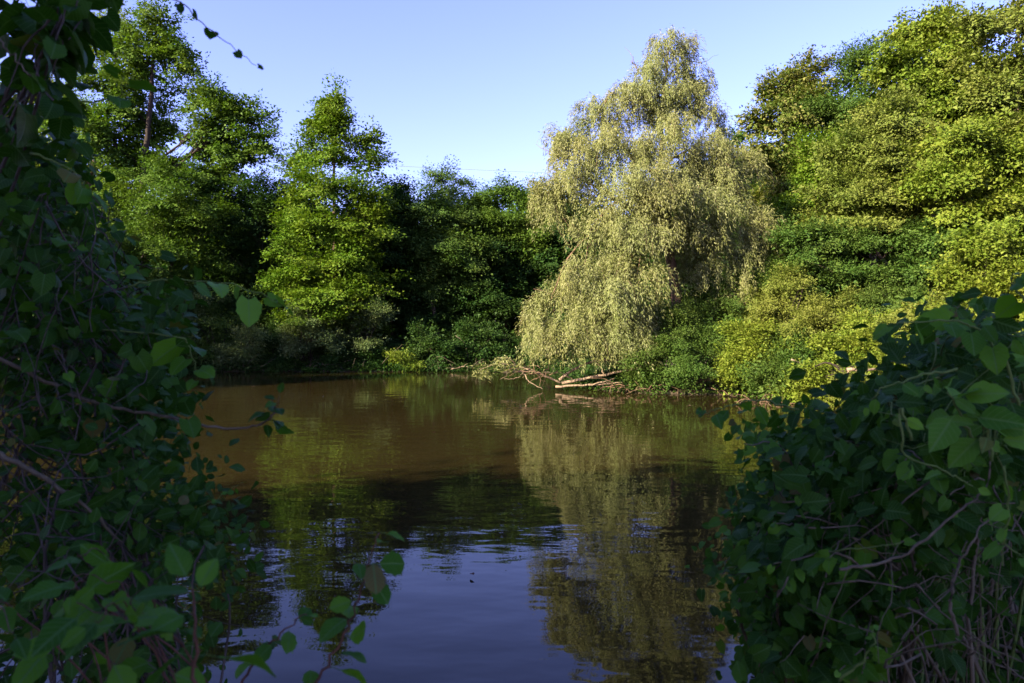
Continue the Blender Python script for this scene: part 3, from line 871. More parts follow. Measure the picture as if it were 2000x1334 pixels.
shrub('glossy-leaved shrub hanging to the water at the bend of the right bank', 20.6, [(1520, 730, 48, 36), (1560, 700, 46, 40), (1500, 760, 34, 22)], 'mid', 12000, 0.10, 0.045, 88, GB)
shrub('dense olive shrub in the middle of the right slope', 21.5, [(1580, 640, 60, 44), (1630, 610, 56, 40)], 'olive', 16000, 0.07, 0.042, 89, GB, **HON)
shrub('yellow-leaved shrub at the water edge above the foreground grape thicket', 19.2, [(1610, 745, 52, 36), (1580, 770, 40, 22), (1660, 730, 44, 36)], 'yellow', 11000, 0.09, 0.06, 90, GB)
shrub('leafy shrub wound with lime climbers left of the bare horizontal pole', 19.8, [(1660, 680, 56, 40), (1700, 650, 50, 40)], 'yellow', 12000, 0.09, 0.06, 91, GB)
shrub('mid-green shrub behind the top of the foreground grape thicket', 19.5, [(1760, 660, 60, 46), (1800, 620, 60, 40)], 'olive', 14000, 0.075, 0.045, 92, GB, **HON)
shrub('shrub mound below the dim understorey tree', 21, [(1720, 600, 60, 36), (1780, 590, 60, 36)], 'mid', 14000, 0.07, 0.042, 93, GB, **HON)
shrub('tall vine-draped yellow-green shrub near the right edge', 18.5, [(1905, 470, 40, 44), (1890, 540, 50, 46), (1945, 500, 40, 60), (1920, 600, 60, 50)], 'yellow', 18000, 0.09, 0.07, 94, GB)
shrub('yellow-green shrub at the far right above the foreground leaves', 17.5, [(1990, 560, 50, 60), (1970, 640, 60, 40), (2050, 600, 60, 60)], 'yellow', 12000, 0.085, 0.06, 95, GB)
shrub('lime shrub with big leaves half hidden by the foreground grape thicket', 16, [(1860, 650, 60, 44), (1780, 710, 60, 40), (1900, 700, 60, 40)], 'yellow', 11000, 0.085, 0.06, 96, GB)
shrub('low bramble-like shrub under the bare horizontal pole', 16.5, [(1700, 760, 56, 34), (1760, 770, 60, 34)], 'olive', 10000, 0.08, 0.05, 97, GB)

# ------------------------------------------------------------------ trees that shade the near bank (behind and left of the viewer)
sh = [(-33, 12, 1.15), (-34, 18, 1.25), (-33.5, 24, 1.18), (-33, 29.5, 1.0), (-26, -5.0, .86), (-20.5, -6.0, .92), (-15.5, -5.0, 0.84), (-10.5, -6.0, .90), (-5.5, -5.2, .86), (-5.0, -2.2, .85), (-9.5, -1.8, 0.8), (15.5, 9.5, .8), (19, 14, .9), (13.5, 4.5, .75)]
sl = ['tall tree on the left bank nearest to the viewer', 'tallest tree on the left bank', 'tall tree on the left bank beside the tallest one', 'tall tree on the left bank at the far corner', 'shade tree furthest along the near bank', 'shade tree second furthest along the near bank', 'shade tree at the middle of the near bank row', 'shade tree left behind the viewpoint', 'shade tree close behind the viewpoint', 'shade tree spreading over the left foreground thicket', 'shade tree at the near bank left of the foreground thicket', 'tree on the right bank beyond the grape thicket, middle of three', 'tree on the right bank beyond the grape thicket, furthest of three', 'tree on the right bank beyond the grape thicket, nearest of three']
proto = None
for i, (x, y, s) in enumerate(sh):
    if proto is None:
        g = rng(5)
        proto = thing('shade_tree', sl[0], 'tree', (x, y, gz(x, y)), 'trees along the near and left banks')
        tb = Tubes(); tb.add([(0, 0, 0), (.1, 0, 4), (0, .1, 14.5)], [.25, .18, .04], 8); tb.build('trunk', M['bark_dark'], proto)
        lob = [(np.array((a, b_, c * 1.32)), np.array((r1_, r1_, r2_ * 1.32)), 1.0) for a, b_, c, r1_, r2_ in
               [(0, 0, 11.2, 1.9, 1.6), (-1.2, 0, 9, 2.3, 1.9), (1.4, .2, 8.6, 2.3, 1.9), (0, .5, 6.4, 3.0, 2.0), (-1.6, -.3, 4.2, 2.6, 1.9), (1.7, 0, 4, 2.6, 1.9), (0, 0, 2.0, 2.8, 1.6)]]
        v, f, _, _ = make_crown(lob, 26000, 0.19, 0.16, g, per=40, spray=(.6, .3), inner=0.2, back=1.0, fill=.5)
        obj('crown', mesh_np('crown', v, f, M['deep']), proto)
        continue
    r = proto.copy(); COL.objects.link(r)
    r.location = (x, y, gz(x, y)); r.rotation_euler = (0, 0, i * 1.9); r.scale = (s ** .5, s ** .5, s / 1.32)
    r['label'] = sl[i]
    for ch in list(proto.children):
        c = ch.copy(); COL.objects.link(c); c.parent = r

# ------------------------------------------------------------------ undergrowth on the banks (nobody could count it)
def undergrowth(name, pts, n_clump, per, Ln, W, leaf, seed, hmax):
    global N_LEAVES
    g = rng(seed)
    pts = np.asarray(pts, float)
    seg = np.linalg.norm(np.diff(pts, axis=0), axis=1)
    s = np.concatenate(([0], np.cumsum(seg)))
    q = g.uniform(0, s[-1], n_clump)
    p = np.stack((np.interp(q, s, pts[:, 0]), np.interp(q, s, pts[:, 1])), 1) + g.normal(0, 0.15, (n_clump, 2))
    i = np.clip(np.searchsorted(s, q) - 1, 0, len(seg) - 1)
    tn = norm(np.diff(pts, axis=0))[i]
    land = np.stack((tn[:, 1], -tn[:, 0]), 1)
    sgn = np.where(shore_dist(p + land * 0.6) > 0, 1, -1)[:, None]
    off = g.uniform(-0.25, 1, n_clump) ** 1.0 * np.where(g.random(n_clump) < .6, 0.7, 3.0)
    p = p + land * sgn * off[:, None]
    z = np.maximum(height(p), 0.02)
    hh = g.uniform(0.1, hmax, n_clump)
    si = np.repeat(np.arange(n_clump), per)
    n = len(si)
    a = g.uniform(0, 2 * np.pi, n)
    r = np.sqrt(g.random(n)) * 0.32
    pos = np.stack((p[si, 0] + r * np.cos(a), p[si, 1] + r * np.sin(a), z[si] + hh[si] * g.random(n) * (1.1 - r)), 1)
    d = np.stack((np.cos(a), np.sin(a), g.normal(0.0, .5, n)), 1)
    nr = norm(np.array((0, 0, 1.0)) + g.normal(0, .5, (n, 3)))
    v, f = leaf_blades(pos, d, nr, Ln * g.uniform(.6, 1.3, n), W * g.uniform(.6, 1.3, n))
    N_LEAVES += len(f)
    o = obj(name, mesh_np(name, v, f, M[leaf]))
    o['kind'] = 'stuff'
    o['label'] = 'low leafy undergrowth along the bank'


undergrowth('undergrowth', SHORE[17:27][::-1], 1100, 24, 0.15, 0.10, 'deep', 201, 0.5)
undergrowth('undergrowth', SHORE[9:13] + np.array((1.3, 0.0)), 420, 26, 0.09, 0.055, 'mid', 203, 0.5)
undergrowth('undergrowth', SHORE[8:19], 420, 26, 0.10, 0.065, 'mid', 202, 0.5)

# ------------------------------------------------------------------ fallen wood by the willow and along the far edge
g = rng(300)


def wood(name, label, cat, paths, mat, Y, group=None, part=None, foliage=None):
    """first path is the main stem, every further path is a side branch of its own"""
    pts = [poly([at(px, py, Y + dy) for px, py, dy in p], 6, 0.012, g) for p, _ in paths]
    base = pts[0][0]
    t = thing(name, label, cat, tuple(base), group)
    for k, (p, (_, r)) in enumerate(zip(pts, paths)):
        tb = Tubes(); tb.add(p, np.linspace(r, r * 0.35, len(p)), 8 if r > .03 else 5)
        tb.build(('stem' if k == 0 else 'side_branch') if part is None else part, M[mat], t, base)
    if foliage:
        lob = px_lobes(Y, foliage[0])
        v, f, _, _ = make_crown(lob, foliage[2], 0.10, 0.038, g, per=14, spray=(.16, .1), inner=.1, back=1, sub=4)
        obj('foliage', mesh_np('foliage', v - base, f, M[foliage[1]]), t)
    return t


LY = 24.0
wood('fallen_log', 'thick pale fallen log slanting out of the pond below the willow', 'log', [([(1098, 748, 0), (1160, 736, -.3), (1230, 722, -.6), (1290, 712, -.8)], .06), ([(1180, 732, -.4), (1172, 715, -.4), (1160, 706, -.3)], .03)], 'deadwood', LY)
wood('fallen_log', 'second slimmer fallen log lying half in the water just under the thick one', 'log', [([(1085, 755, -.2), (1150, 752, -.5), (1215, 747, -1.0)], .045), ([(1150, 752, -.5), (1185, 745, -.8), (1200, 738, -.8)], .03)], 'deadwood', LY)
wood('fallen_branch', 'arching pale bare branch springing over the fallen logs', 'branch', [([(1092, 742, 0), (1120, 722, 0), (1160, 706, -.2), (1220, 702, -.4), (1290, 698, -.5)], .055), ([(1130, 720, 0), (1150, 740, .2)], .025), ([(1100, 732, 0), (1122, 742, 0)], .04)], 'deadwood', LY)
wood('fallen_branch', 'leafy broken branch reaching left over the water from the fallen logs', 'branch',
     [([(1095, 748, 0), (1050, 728, .1), (1000, 712, .3), (965, 712, .4), (938, 722, .4)], .04), ([(1010, 716, .3), (995, 700, .3), (975, 698, .3)], .016), ([(1000, 712, .3), (990, 732, .2), (975, 742, .2)], .014)], 'deadwood', LY,
     foliage=([(938, 722, 14, 20), (970, 716, 14, 10), (1000, 718, 14, 12), (985, 704, 12, 8)], 'willow', 900))
wood('fallen_branch', 'thin bent branch dipping into the pond left of the fallen logs', 'branch', [([(1002, 724, 0), (1022, 728, 0), (1034, 745, -.1), (1060, 760, -.3)], .03), ([(1022, 728, 0), (1010, 738, 0), (985, 740, 0)], .018)], 'deadwood', LY)
wood('dead_branch', 'slender dead stick leaning from the far shrubs by the small bright bush', 'branch', [([(738, 718, 0), (760, 695, 0), (786, 672, 0)], .022), ([(760, 695, 0), (752, 680, 0)], .01)], 'greywood', 35.8)
wood('dead_branch', 'grey dead sticks crossed at the water under the cone-shaped maple', 'branch', [([(600, 724, 0), (625, 712, 0), (660, 712, .1)], .03), ([(612, 718, 0), (606, 708, 0)], .012), ([(632, 712, 0), (648, 722, 0)], .015)], 'greywood', 35.7)
wood('dead_branch', 'dead branch lying in the shallows at the dark far edge left of the willow', 'branch', [([(880, 722, 0), (905, 716, 0), (925, 719, 0)], .035), ([(905, 716, 0), (915, 708, 0)], .014)], 'deadwood', 35.6)
wood('dead_branch', 'curved bare twig hanging in the shade near the willow edge', 'branch', [([(890, 655, 0), (908, 672, 0), (915, 700, 0)], .02)], 'greywood', 35.8)
wood('dead_pole', 'bare brown horizontal pole lodged in the shrubs of the right bank', 'pole', [([(1654, 722, 0), (1700, 721, 0), (1750, 719, .3)], .045), ([(1660, 722, 0), (1648, 738, -.1)], .02)], 'deadwood', 15.6)
wood('dead_branch', 'pale bare branch showing among the shrubs above the bright lime shrub', 'branch', [([(1545, 702, 0), (1572, 712, 0), (1590, 714, 0)], .03)], 'deadwood', 19.6)


def brush(label, cx, cy, rx, ry, Y, n, seed, mat, lr):
    g = rng(seed)
    base = at(cx, cy + ry, Y)
    t = thing('brush_pile', label, 'brush pile', tuple(base), 'piles of dead twigs at the water')
    for k in range(n):
        a = at(cx + g.uniform(-rx, rx), cy + g.uniform(-.2, 1) * ry, Y + g.normal(0, .3))
        dr = np.array((g.normal(0, 1), g.normal(0, .5), g.normal(0.1, .5)))
        b_ = a + norm(dr) * g.uniform(.4, lr)
        b_[2] = max(b_[2], 0.03)
        tb = Tubes(); tb.add(curve(a, b_, 6, wob=.05, g=g, up=.08), np.linspace(.016, .005, 6), 4)
        if g.random() < .6:
            c_ = (a + b_) / 2
            tb.add(curve(c_, c_ + norm(g.normal(0, 1, 3)) * .4, 4, wob=.05, g=g), np.linspace(.008, .003, 4), 3)
        tb.build('twig', M[mat], t, base)


brush('grey tangle of dead twigs at the left tip of the fallen logs', 1045, 718, 34, 16, LY, 18, 311, 'bark_willow', 1.0)
brush('dark snag of dead twigs at the water under the grey-green willow bush', 480, 716, 70, 8, 35.9, 22, 315, 'greywood', 1.3)
brush('dark snag of dead twigs at the water left of the small bright bush', 640, 716, 70, 8, 35.8, 22, 316, 'greywood', 1.3)
brush('dark snag of dead twigs at the water right of the small bright bush', 890, 715, 60, 8, 35.7, 22, 317, 'greywood', 1.2)
brush('reddish-brown tangle of dead twigs on the undercut bank right of the willow', 1400, 742, 60, 26, 22.5, 46, 312, 'bark_willow', 1.1)
brush('brown tangle of dead twigs low at the bank between the fallen logs and the undercut', 1270, 755, 70, 12, 22.8, 34, 313, 'bark_willow', 1.0)
brush('small brown twig tangle at the water below the glossy-leaved shrub', 1490, 785, 26, 18, 19.6, 20, 314, 'bark_willow', .8)

# power line far beyond the wood
pl = thing('power_line', 'thin power line wires crossing the sky between the cone-shaped maple and the willow', 'power line', (0, 120, 20))
for a, b_ in (((744, 316), (1045, 330)), ((780, 341), (1045, 348)), ((760, 352), (1045, 364))):
    p0, p1 = at(*a, 120), at(*b_, 122)
    dv = (p1 - p0)
    tb = Tubes(); tb.add(curve(p0 - dv * 1.5, p1 + dv * 1.5, 16, sag=.006), .022, 4)
    tb.build('wire', M['greywood'], pl, (0, 120, 20))

# ------------------------------------------------------------------ close foliage
def leaf_mesh(name, kind, mat, seed, petiole=0.35, hi=True):
    """one leaf of length 1 along +Y, normal +Z, stalk from the origin"""
    g = rng(seed)
    rows = 9 if hi else 5
    ts = np.linspace(0, 1, rows)
    if kind == 'heart':
        w = 0.50 * np.sin(np.pi * np.clip(ts * 0.86 + 0.14, 0, 1)) ** 0.75 * (1 - 0.25 * ts)
        back = -0.17
    elif kind == 'vine':
        w = 0.58 * np.sin(np.pi * np.clip(ts * 0.84 + 0.16, 0, 1)) ** 0.7 * (1 - 0.2 * ts) * (1 + 0.10 * np.cos(ts * 9.5))
        back = -0.2
    elif kind == 'oval':
        w = 0.31 * np.sin(np.pi * ts ** 0.8) ** 0.85 + 0.004
        back = 0.0
    else:                                              # round-ended
        w = 0.36 * np.sin(np.pi * np.clip(ts, 0, 1) ** 1.15) ** 0.6 + 0.004
        back = 0.0
    w[-1] = 0.004
    if kind in ('oval', 'round'):
        w[0] = 0.01
    if hi:
        w[1:-1] *= 1 + 0.055 * np.where(np.arange(rows - 2) % 2, 1, -1)
    us = (-1, -0.5, 0, 0.5, 1) if hi else (-1, 0, 1)
    curl, fold, twist = g.uniform(0.08, 0.42), g.uniform(0.08, 0.4), g.normal(0, .16)
    wav = g.uniform(0, 6.28)
    V, UV = [], []
    for t, ww in zip(ts, w):
        for u in us:
            x = u * ww * g.uniform(.94, 1.06)
            y = t + back * abs(u) ** 1.5 * (1 - t) ** 2.2
            z = -curl * t * t + fold * abs(x) - 0.25 * curl * (abs(u) ** 2) * ww + twist * x * t + 0.03 * abs(u) * math.sin(9 * t + wav + (2 if u > 0 else 0))
            V.append((x, y + petiole, z)); UV.append((x, t))
    nu = len(us)
    Fq = [(r * nu + c, r * nu + c + 1, (r + 1) * nu + c + 1, (r + 1) * nu + c) for r in range(rows - 1) for c in range(nu - 1)]
    if hi:                                             # the stalk
        k0 = len(V)
        for y, z, rr in ((0, 0, .014), (petiole * .5, petiole * .12, .011), (petiole + .02, 0.004, .010)):
            for a in (0, 2.09, 4.19):
                V.append((rr * math.cos(a), y, z + rr * math.sin(a))); UV.append((0.0, 0.0))
        Fq += [(k0 + s * 3 + c, k0 + s * 3 + (c + 1) % 3, k0 + s * 3 + 3 + (c + 1) % 3, k0 + s * 3 + 3 + c) for s in range(2) for c in range(3)]
    V, UV, Fq = np.array(V), np.array(UV), np.array(Fq)
    me = mesh_np(name, V, Fq, mat, True, UV)
    return me


LEAF = {}


def leaf_set(kind, mat):
    key = (kind, mat)
    if key not in LEAF:
        LEAF[key] = [leaf_mesh('leaf', kind, M[mat], 500 + len(LEAF) * 20 + k) for k in range(7)]
        me = leaf_mesh('leaf_low', kind, M[mat], 480 + len(LEAF), hi=False)
        n = len(me.vertices)
        co = np.zeros(n * 3, np.float32); me.vertices.foreach_get('co', co)
        fq = np.array([p.vertices[:] for p in me.polygons])
        uv = np.zeros((n, 2), np.float32)
        for l, d in zip(me.loops, me.uv_layers[0].data):
            uv[l.vertex_index] = d.uv
        LEAF[key + ('low',)] = (co.reshape(-1, 3), fq, uv)
        bpy.data.meshes.remove(me)
    return LEAF[key]


def frame(d, n):
    n = norm(n)
    d = norm(d - (d * n).sum(-1, keepdims=True) * n)
    x = np.cross(d, n)
    return np.stack((x, d, n), -1)                     # columns x, y, z


from mathutils import Matrix


def put_leaf(me, parent, pos, rot, size, origin):
    o = bpy.data.objects.new('leaf', me)
    COL.objects.link(o)
    o.parent = parent
    m = Matrix.Identity(4)
    for i in range(3):
        for j in range(3):
            m[i][j] = rot[i, j] * size
        m[i][3] = pos[i] - origin[i]
    o.matrix_local = m
    return o


def in_poly(p, P):
    A = np.asarray(P, float); B = np.roll(A, -1, 0)
    ins = np.zeros(len(p), bool)
    for a, b in zip(A, B):
        c = (a[1] > p[:, 1]) != (b[1] > p[:, 1])
        with np.errstate(divide='ignore', invalid='ignore'):
            ins ^= c & (p[:, 0] < (b[0] - a[0]) * (p[:, 1] - a[1]) / (b[1] - a[1]) + a[0])
    return ins


def clumped(P, n, g, k, sig):
    cen = sample(P, k, g)
    return cen[g.integers(0, k, n)] + g.normal(0, sig, (n, 2))


def sample(P, n, g):
    P = np.asarray(P, float)
    out = np.zeros((0, 2))
    while len(out) < n:
        q = g.uniform(P.min(0), P.max(0), (n * 3, 2))
        out = np.vstack((out, q[in_poly(q, P)]))
    return out[:n]


LEAF_OBJ = 0


def dress(br, path, origin, kind, mat, size, g, n_leaf, face, start=0.35, hang=0.5, both=True):
    """leaves along a branch, alternate sides, each an object of its own"""
    global LEAF_OBJ
    ms = leaf_set(kind, mat)
    L_ = len(path) - 1
    tt = np.linspace(start, 1.0, n_leaf)
    for k, t in enumerate(tt):
        x = t * L_
        i = min(int(x), L_ - 1)
        p = path[i] + (path[i + 1] - path[i]) * (x - i)
        dr = norm(path[i + 1] - path[i])
        sd = norm(np.cross(dr, np.array((0.1, 0.2, 1.0)))) * (1 if k % 2 else -1)
        n = norm(np.asarray(face) + g.normal(0, 0.55, 3))
        d = sd * 0.75 + dr * 0.45 + np.array((0, 0, -hang)) + g.normal(0, .28, 3)
        if k == n_leaf - 1:
            d = dr + np.array((0, 0, -hang * .6)) + g.normal(0, .15, 3)
        s = size * g.uniform(0.6, 1.2) * (1.0 if t < .8 else 1.0 - (t - .8) * 2.0)
        put_leaf(ms[int(g.integers(len(ms)))], br, p, frame(d, n), s, origin)
        LEAF_OBJ += 1


def thicket(name, label, cat, P, Yr, root, kind, mat, size, n_branch, n_leaf, fill, seed, face, stem='greywood', fill_mat=None, fill_kind=None, fill_depth=(0.45, 1.7),
            fill_size=None, twigs=40, hang=0.5, r=0.006, extra=None, group=None, fill_poly=None, root_back=0.0, mix=None, clump=None):
    """a close shrub or climber: branches (parts) that carry single leaves (sub-parts), then joined inner leaves and inner twigs"""
    g = rng(seed)
    base = np.array((root[0], root[1], gz(*root) - .03))
    t = thing(name, label, cat, tuple(base), group)
    tips = clumped(P, n_branch, g, *clump) if clump else sample(P, n_branch, g)
    for k, (px, py) in enumerate(tips):
        Y = g.uniform(*Yr)
        tip = at(px, py, Y)
        inn = sample(P, 1, g)[0]
        knee = at(px * .55 + inn[0] * .45, py * .75 + inn[1] * .25 - 20, Y + g.uniform(.1, .5))
        a = base + np.array((np.clip(g.normal(0, .2), -.35, .3), np.clip(g.normal(.2, .2), -.1, .5) + root_back, 0))
        m = a * .45 + knee * .55 + np.array((g.normal(0, .1), g.normal(0, .1), .12))
        pth = poly([a, m, knee, tip], 7, .003, g)
        tb = Tubes(); tb.add(pth, np.linspace(r * 1.5, r * .28, len(pth)), 5)
        br = tb.build('branch', M[stem], t, base)
        kk, mm_, ss = mix[int(g.integers(len(mix)))] if mix else (kind, mat, 1.0)
        dress(br, pth[8:], base, kk, mm_, size * ss * g.uniform(.8, 1.15), g, n_leaf, face, .25, hang)
    for path_px, kd, mt, sz, nl, st, rr, start in (extra or []):
        pth = poly([at(*q) for q in path_px], 6, .003, g)
        tb = Tubes(); tb.add(pth, np.linspace(rr, rr * .35, len(pth)), 6)
        br = tb.build('branch', M[st], t, base)
        if nl:
            dress(br, pth, base, kd, mt, sz, g, nl, face, start, hang)
    # inner leaves, joined
    if fill:
        leaf_set(fill_kind or kind, fill_mat or mat)
        co, fq, uv = LEAF[(fill_kind or kind, fill_mat or mat, 'low')]
        q = clumped(fill_poly or P, fill, g, clump[0] * 2, clump[1]) if clump else sample(fill_poly or P, fill, g)
        Y = g.uniform(Yr[0], Yr[1], fill) + np.where(g.random(fill) < .3, g.uniform(-.05, .4, fill), g.uniform(fill_depth[0], fill_depth[1], fill))
        # the mass recedes: the same outline keeps its place in the bush, measured at its own front
        Yf = (Yr[0] + Yr[1]) / 2
        pos = np.stack(((q[:, 0] - 1000) / F * Yf, Y, EYE + (HOR - q[:, 1]) / F * Yf), 1)
        pos[:, 0] *= 1 + (Y - Yf) / Yf * 0.9
        pos[:, 2] = EYE + (pos[:, 2] - EYE) * (1 + (Y - Yf) / Yf * 0.8)
        gzv = np.maximum(height(pos), 0) + .04
        pos[:, 2] = np.maximum(pos[:, 2], gzv)
        d = g.normal(0, .8, (fill, 3)) + np.array((0, 0, -hang))
        n = np.asarray(face) + g.normal(0, .6, (fill, 3))
        rot = frame(d, n)
        sz = (fill_size or size) * g.uniform(.6, 1.2, fill)
        v = pos[:, None, :] + np.einsum('nij,vj->nvi', rot, co) * sz[:, None, None]
        f = (fq[None] + (np.arange(fill) * len(co))[:, None, None]).reshape(-1, 4)
        o = obj('leaves', mesh_np('leaves', v.reshape(-1, 3) - base, f, M[fill_mat or mat], True, np.tile(uv, (fill, 1))), t)
        o['kind'] = 'stuff'
    if twigs:
        tb = Tubes()
        q = sample(fill_poly or P, twigs * 2, g)
        for k in range(twigs):
            Y = g.uniform(Yr[0] + .05, Yr[1] + .7)
            a = at(*q[2 * k], Y)
            e = at(*(q[2 * k] + np.clip(q[2 * k + 1] - q[2 * k], -260, 260)), Y + g.normal(0, .2))
            tb.add(curve(a, e, 8, wob=.05, g=g, up=g.uniform(-.1, .1)), np.linspace(g.uniform(.0015, .0042), .001, 8), 4)
        tb.build('twigs', M[stem], t, base, True)
    return t


FR, FL = (-0.55, -0.45, 0.75), (0.45, -0.35, 0.8)
# ---- right foreground
thicket('grape_vine', 'heart-leaved wild grape thicket in the lower right foreground, in shade', 'vine',
        [(1530, 1360), (1500, 1210), (1470, 1060), (1520, 950), (1540, 880), (1640, 850), (1800, 900), (2010, 940), (2010, 1140), (1760, 1200), (1720, 1360)], (1.9, 2.5), (1.55, 2.35),
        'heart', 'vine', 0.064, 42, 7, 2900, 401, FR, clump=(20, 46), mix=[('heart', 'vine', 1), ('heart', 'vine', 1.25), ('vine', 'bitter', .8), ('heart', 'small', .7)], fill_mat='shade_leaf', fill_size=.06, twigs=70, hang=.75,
        extra=[([(1640, 1112, 1.85), (1720, 1100, 1.85), (1800, 1062, 1.85), (1870, 1000, 1.86), (1920, 960, 1.88), (1935, 880, 1.9), (1942, 860, 1.9)], 'heart', 'vine', .05, 0, 'greywood', .0045, .5),
               ([(1870, 1240, 1.8), (1855, 1180, 1.8), (1870, 1110, 1.82), (1905, 1050, 1.84), (1950, 990, 1.86)], 'heart', 'vine', .05, 0, 'greywood', .005, .5),
               ([(1420, 1110, 2.5), (1560, 1085, 2.2), (1640, 1075, 2.0), (1760, 1060, 1.9)], 'heart', 'vine', .06, 6, 'greenstem', .004, .1),
               ([(1960, 910, 1.75), (1970, 1000, 1.75), (1965, 1060, 1.75), (2020, 1100, 1.75)], 'heart', 'bitter', .05, 6, 'greenstem', .0035, .1),
               ([(1640, 1330, 1.9), (1700, 1270, 1.85), (1705, 1230, 1.85)], 'heart', 'bitter', .05, 6, 'greenstem', .004, .3)])
thicket('climbing_shrub', 'fresh green pointed-leaved shrub rising over the grape thicket at the right edge', 'shrub',
        [(1600, 860), (1570, 820), (1670, 780), (1775, 730), (1820, 670), (1900, 650), (2010, 610), (2010, 960), (1880, 900), (1700, 900)], (2.0, 2.7), (2.1, 2.7),
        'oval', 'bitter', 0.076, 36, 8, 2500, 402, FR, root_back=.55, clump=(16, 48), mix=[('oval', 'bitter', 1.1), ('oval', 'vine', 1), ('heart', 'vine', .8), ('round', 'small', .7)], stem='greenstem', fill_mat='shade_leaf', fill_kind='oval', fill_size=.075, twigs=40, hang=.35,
        extra=[([(1560, 800, 2.5), (1480, 780, 2.5), (1440, 790, 2.5), (1400, 800, 2.5), (1378, 806, 2.5)], 'oval', 'vine', .07, 7, 'greenstem', .004, .3),
               ([(1870, 720, 1.9), (1790, 735, 1.9), (1720, 760, 1.92), (1700, 790, 1.95)], 'oval', 'bitter', .05, 3, 'greenstem', .004, .5),
               ([(1780, 860, 1.8), (1760, 800, 1.8), (1770, 890, 1.8), (1850, 920, 1.8), (1900, 950, 1.8)], 'oval', 'bitter', .05, 4, 'greenstem', .004, .3),
               ([(1900, 860, 1.85), (1870, 800, 1.85), (1850, 765, 1.85)], 'oval', 'bitter', .10, 9, 'greenstem', .005, .4),
               ([(1935, 900, 1.8), (1930, 850, 1.8), (1920, 820, 1.8)], 'oval', 'bitter', .09, 7, 'greenstem', .005, .4),
               ([(1990, 800, 2.0), (1960, 700, 2.0), (1900, 640, 2.0), (1850, 625, 2.0), (1745, 632, 2.0)], 'heart', 'vine', .085, 10, 'greenstem', .005, .2),
               ([(2020, 720, 1.8), (2010, 620, 1.8), (1990, 570, 1.8), (1975, 540, 1.8)], 'heart', 'vine', .08, 5, 'greenstem', .005, .4)])
thicket('small_leaved_shrub', 'small-leaved shrub spilling towards the water along the left edge of the grape thicket', 'shrub',
        [(1530, 1360), (1495, 1210), (1440, 1060), (1480, 1000), (1510, 900), (1530, 840), (1600, 900), (1590, 1100), (1630, 1360)], (2.3, 2.9), (1.5, 2.6),
        'heart', 'small', 0.048, 32, 9, 2200, 403, FR, clump=(16, 36), fill_size=.045, twigs=60, hang=.5, r=.004)
thicket('bare_shrub', 'leafless tangle of grey twigs in the lower right corner', 'bare shrub',
        [(1700, 1360), (1720, 1180), (1830, 1080), (1930, 1000), (2020, 980), (2020, 1360)], (1.75, 2.4), (1.75, 2.2), 'heart', 'vine', .05, 8, 0, 0, 404, FR, twigs=34, r=.0022, root_back=.4)
thicket('dark_shrub', 'dark inner shrub behind the grape thicket on the near right bank', 'shrub',
        [(1620, 900), (1690, 820), (1800, 740), (1880, 700), (2060, 660), (2060, 1380), (1620, 1380), (1580, 1100)], (3.0, 3.8), (2.6, 3.4),
        'oval', 'shade_leaf', .08, 16, 6, 4200, 405, FR, twigs=80, fill_depth=(0.0, 1.6), r=.008)
# ---- left foreground
thicket('grape_vine', 'broad-leaved wild grape hanging dark against the sky in the upper left corner', 'vine',
        [(-20, -20), (195, -20), (185, 20), (150, 60), (125, 130), (110, 230), (-20, 260), (-20, 215), (60, 190), (75, 50), (-20, 30)], (1.7, 2.3), (-3.4, 1.6),
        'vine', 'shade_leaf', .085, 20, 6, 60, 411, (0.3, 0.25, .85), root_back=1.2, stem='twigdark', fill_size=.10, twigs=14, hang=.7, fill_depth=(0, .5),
        extra=[([(200, -30, 1.9), (330, -5, 1.9), (375, 25, 1.9), (440, 80, 1.9), (500, 128, 1.9)], 'vine', 'shade_leaf', .032, 5, 'greywood', .0025, .3),
               ([(-20, 60, 1.6), (10, 90, 1.6), (45, 130, 1.6), (62, 150, 1.6)], 'vine', 'shade_leaf', .06, 3, 'greywood', .003, .8),
               ([(150, 200, 2.0), (230, 190, 2.0), (240, 150, 2.0)], 'vine', 'vine', .09, 4, 'greenstem', .003, .3)])
thicket('grape_vine', 'dark leafy vine curtain filling the left edge at eye height', 'vine',
        [(-20, 270), (90, 280), (130, 320), (200, 400), (235, 460), (270, 540), (330, 640), (345, 750), (310, 830), (180, 860), (-20, 880)], (2.0, 2.8), (-3.3, 2.4),
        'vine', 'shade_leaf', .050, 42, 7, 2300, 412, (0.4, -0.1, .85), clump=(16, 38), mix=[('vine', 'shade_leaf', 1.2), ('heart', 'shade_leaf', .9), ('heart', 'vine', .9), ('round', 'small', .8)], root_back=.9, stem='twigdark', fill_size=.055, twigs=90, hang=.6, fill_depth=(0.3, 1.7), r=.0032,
        extra=[([(250, 560, 2.2), (330, 545, 2.2), (440, 555, 2.2), (520, 580, 2.2), (560, 600, 2.2)], 'heart', 'bitter', .075, 8, 'greenstem', .003, .35),
               ([(120, 640, 2.4), (330, 655, 2.3), (370, 680, 2.3), (385, 740, 2.3)], 'heart', 'vine', .085, 5, 'greenstem', .004, .5),
               ([(60, 300, 2.0), (140, 330, 2.0), (170, 370, 2.0)], 'vine', 'vine', .09, 5, 'greenstem', .004, .4)])
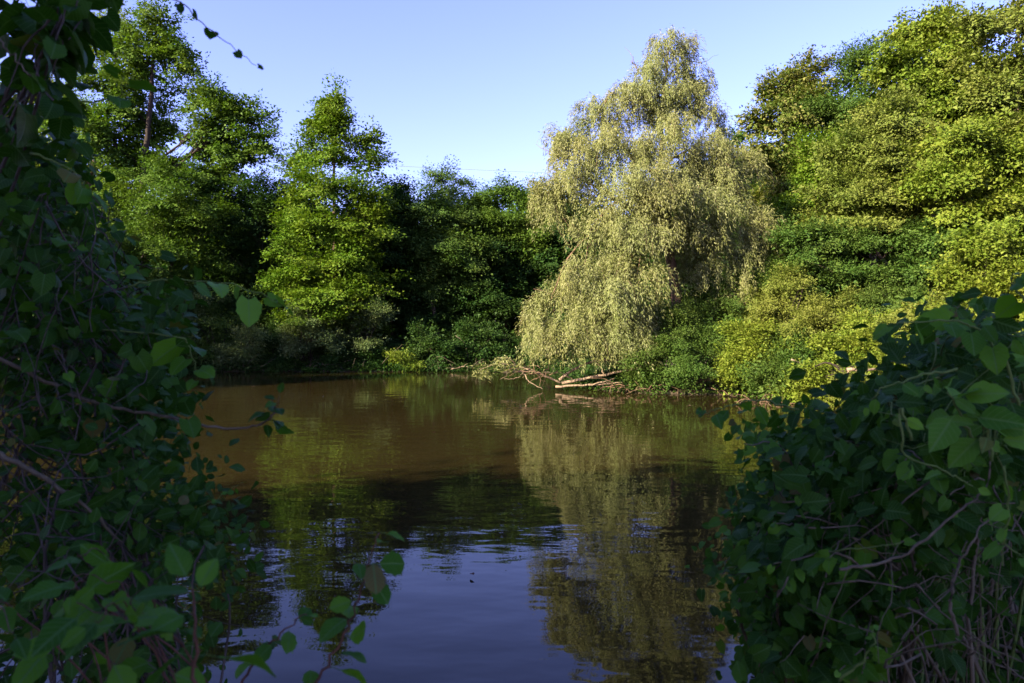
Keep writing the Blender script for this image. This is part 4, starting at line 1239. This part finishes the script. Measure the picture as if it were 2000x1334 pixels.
thicket('round_leaved_shrub', 'round-leaved dark shrub in the lower left foreground over the water', 'shrub',
        [(-20, 800), (200, 800), (300, 830), (350, 890), (340, 950), (385, 1010), (430, 1060), (440, 1140), (390, 1200), (380, 1360), (-20, 1360)], (1.8, 2.6), (-1.2, 2.2),
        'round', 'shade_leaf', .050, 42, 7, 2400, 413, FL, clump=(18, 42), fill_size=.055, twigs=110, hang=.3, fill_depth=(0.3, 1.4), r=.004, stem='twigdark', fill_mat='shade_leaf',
        extra=[([(-20, 690, 2.3), (90, 745, 2.3), (200, 790, 2.3), (330, 815, 2.3), (440, 838, 2.3), (500, 832, 2.3), (540, 805, 2.3)], 'oval', 'shade_leaf', .06, 0, 'greywood', .008, .9),
               ([(500, 832, 2.3), (530, 815, 2.3), (545, 775, 2.3)], 'oval', 'shade_leaf', .062, 11, 'greywood', .003, .3),
               ([(-20, 880, 1.9), (80, 930, 1.95), (170, 990, 2.0), (240, 1060, 2.1)], 'round', 'small', .05, 0, 'greywood', .009, .5),
               ([(390, 990, 2.3), (430, 970, 2.3), (465, 945, 2.3)], 'round', 'small', .03, 6, 'greenstem', .002, .3)])
thicket('broad_leaved_sapling', 'out-of-focus sapling with large leaves close by in the lower left', 'sapling',
        [(-10, 1090), (120, 1060), (260, 1130), (420, 1160), (430, 1320), (250, 1300), (100, 1340), (-10, 1340)], (1.0, 1.35), (-.55, 1.1),
        'oval', 'small', .074, 9, 5, 0, 414, (0.35, -.3, .9), twigs=0, stem='redstem', r=.0026, hang=.25,
        extra=[([(385, 1360, 1.05), (380, 1240, 1.05), (375, 1150, 1.05)], 'oval', 'small', .085, 7, 'redstem', .0035, .3)])
thicket('young_sprig', 'reddish-stemmed sprig with a few leaves rising before the water at the bottom', 'sprig',
        [(700, 1100), (720, 1100), (720, 1130), (700, 1130)], (1.35, 1.4), (-.35, 1.35), 'oval', 'vine', .05, 0, 0, 0, 415, (0.2, -.5, .8), twigs=0, stem='redstem', hang=.35,
        extra=[([(590, 1400, 1.35), (630, 1310, 1.36), (672, 1240, 1.37), (700, 1160, 1.38), (722, 1100, 1.39), (742, 1040, 1.4)], 'round', 'vine', .058, 14, 'redstem', .0034, .08),
               ([(450, 1380, 1.5), (500, 1290, 1.5), (550, 1235, 1.5), (600, 1200, 1.5)], 'round', 'small', .05, 9, 'redstem', .0035, .35)])

# ------------------------------------------------------------------ small things
def flat_leaf(label, px, py, size, mat, rz):
    Y = EYE / ((py - HOR) / F)
    o = obj('floating_leaf', leaf_mesh('floating_leaf', 'oval', M[mat], int(px), .2), None, at(px, py, Y) + np.array((0, 0, .012 + size * .3)))
    o.scale = (size,) * 3
    o.rotation_euler = (0.12, 0, rz)
    tag(o, label, 'leaf', 'leaves floating on the pond')


flat_leaf('tiny dead leaf floating alone on the blue sky reflection', 926, 1131, .06, 'redstem', .5)
flat_leaf('dead leaf floating in the brown water below the undercut bank', 1352, 796, .12, 'deadwood', 1.4)
flat_leaf('dead leaf floating near the shore by the pale shrub reflection', 500, 757, .12, 'deadwood', 2.2)
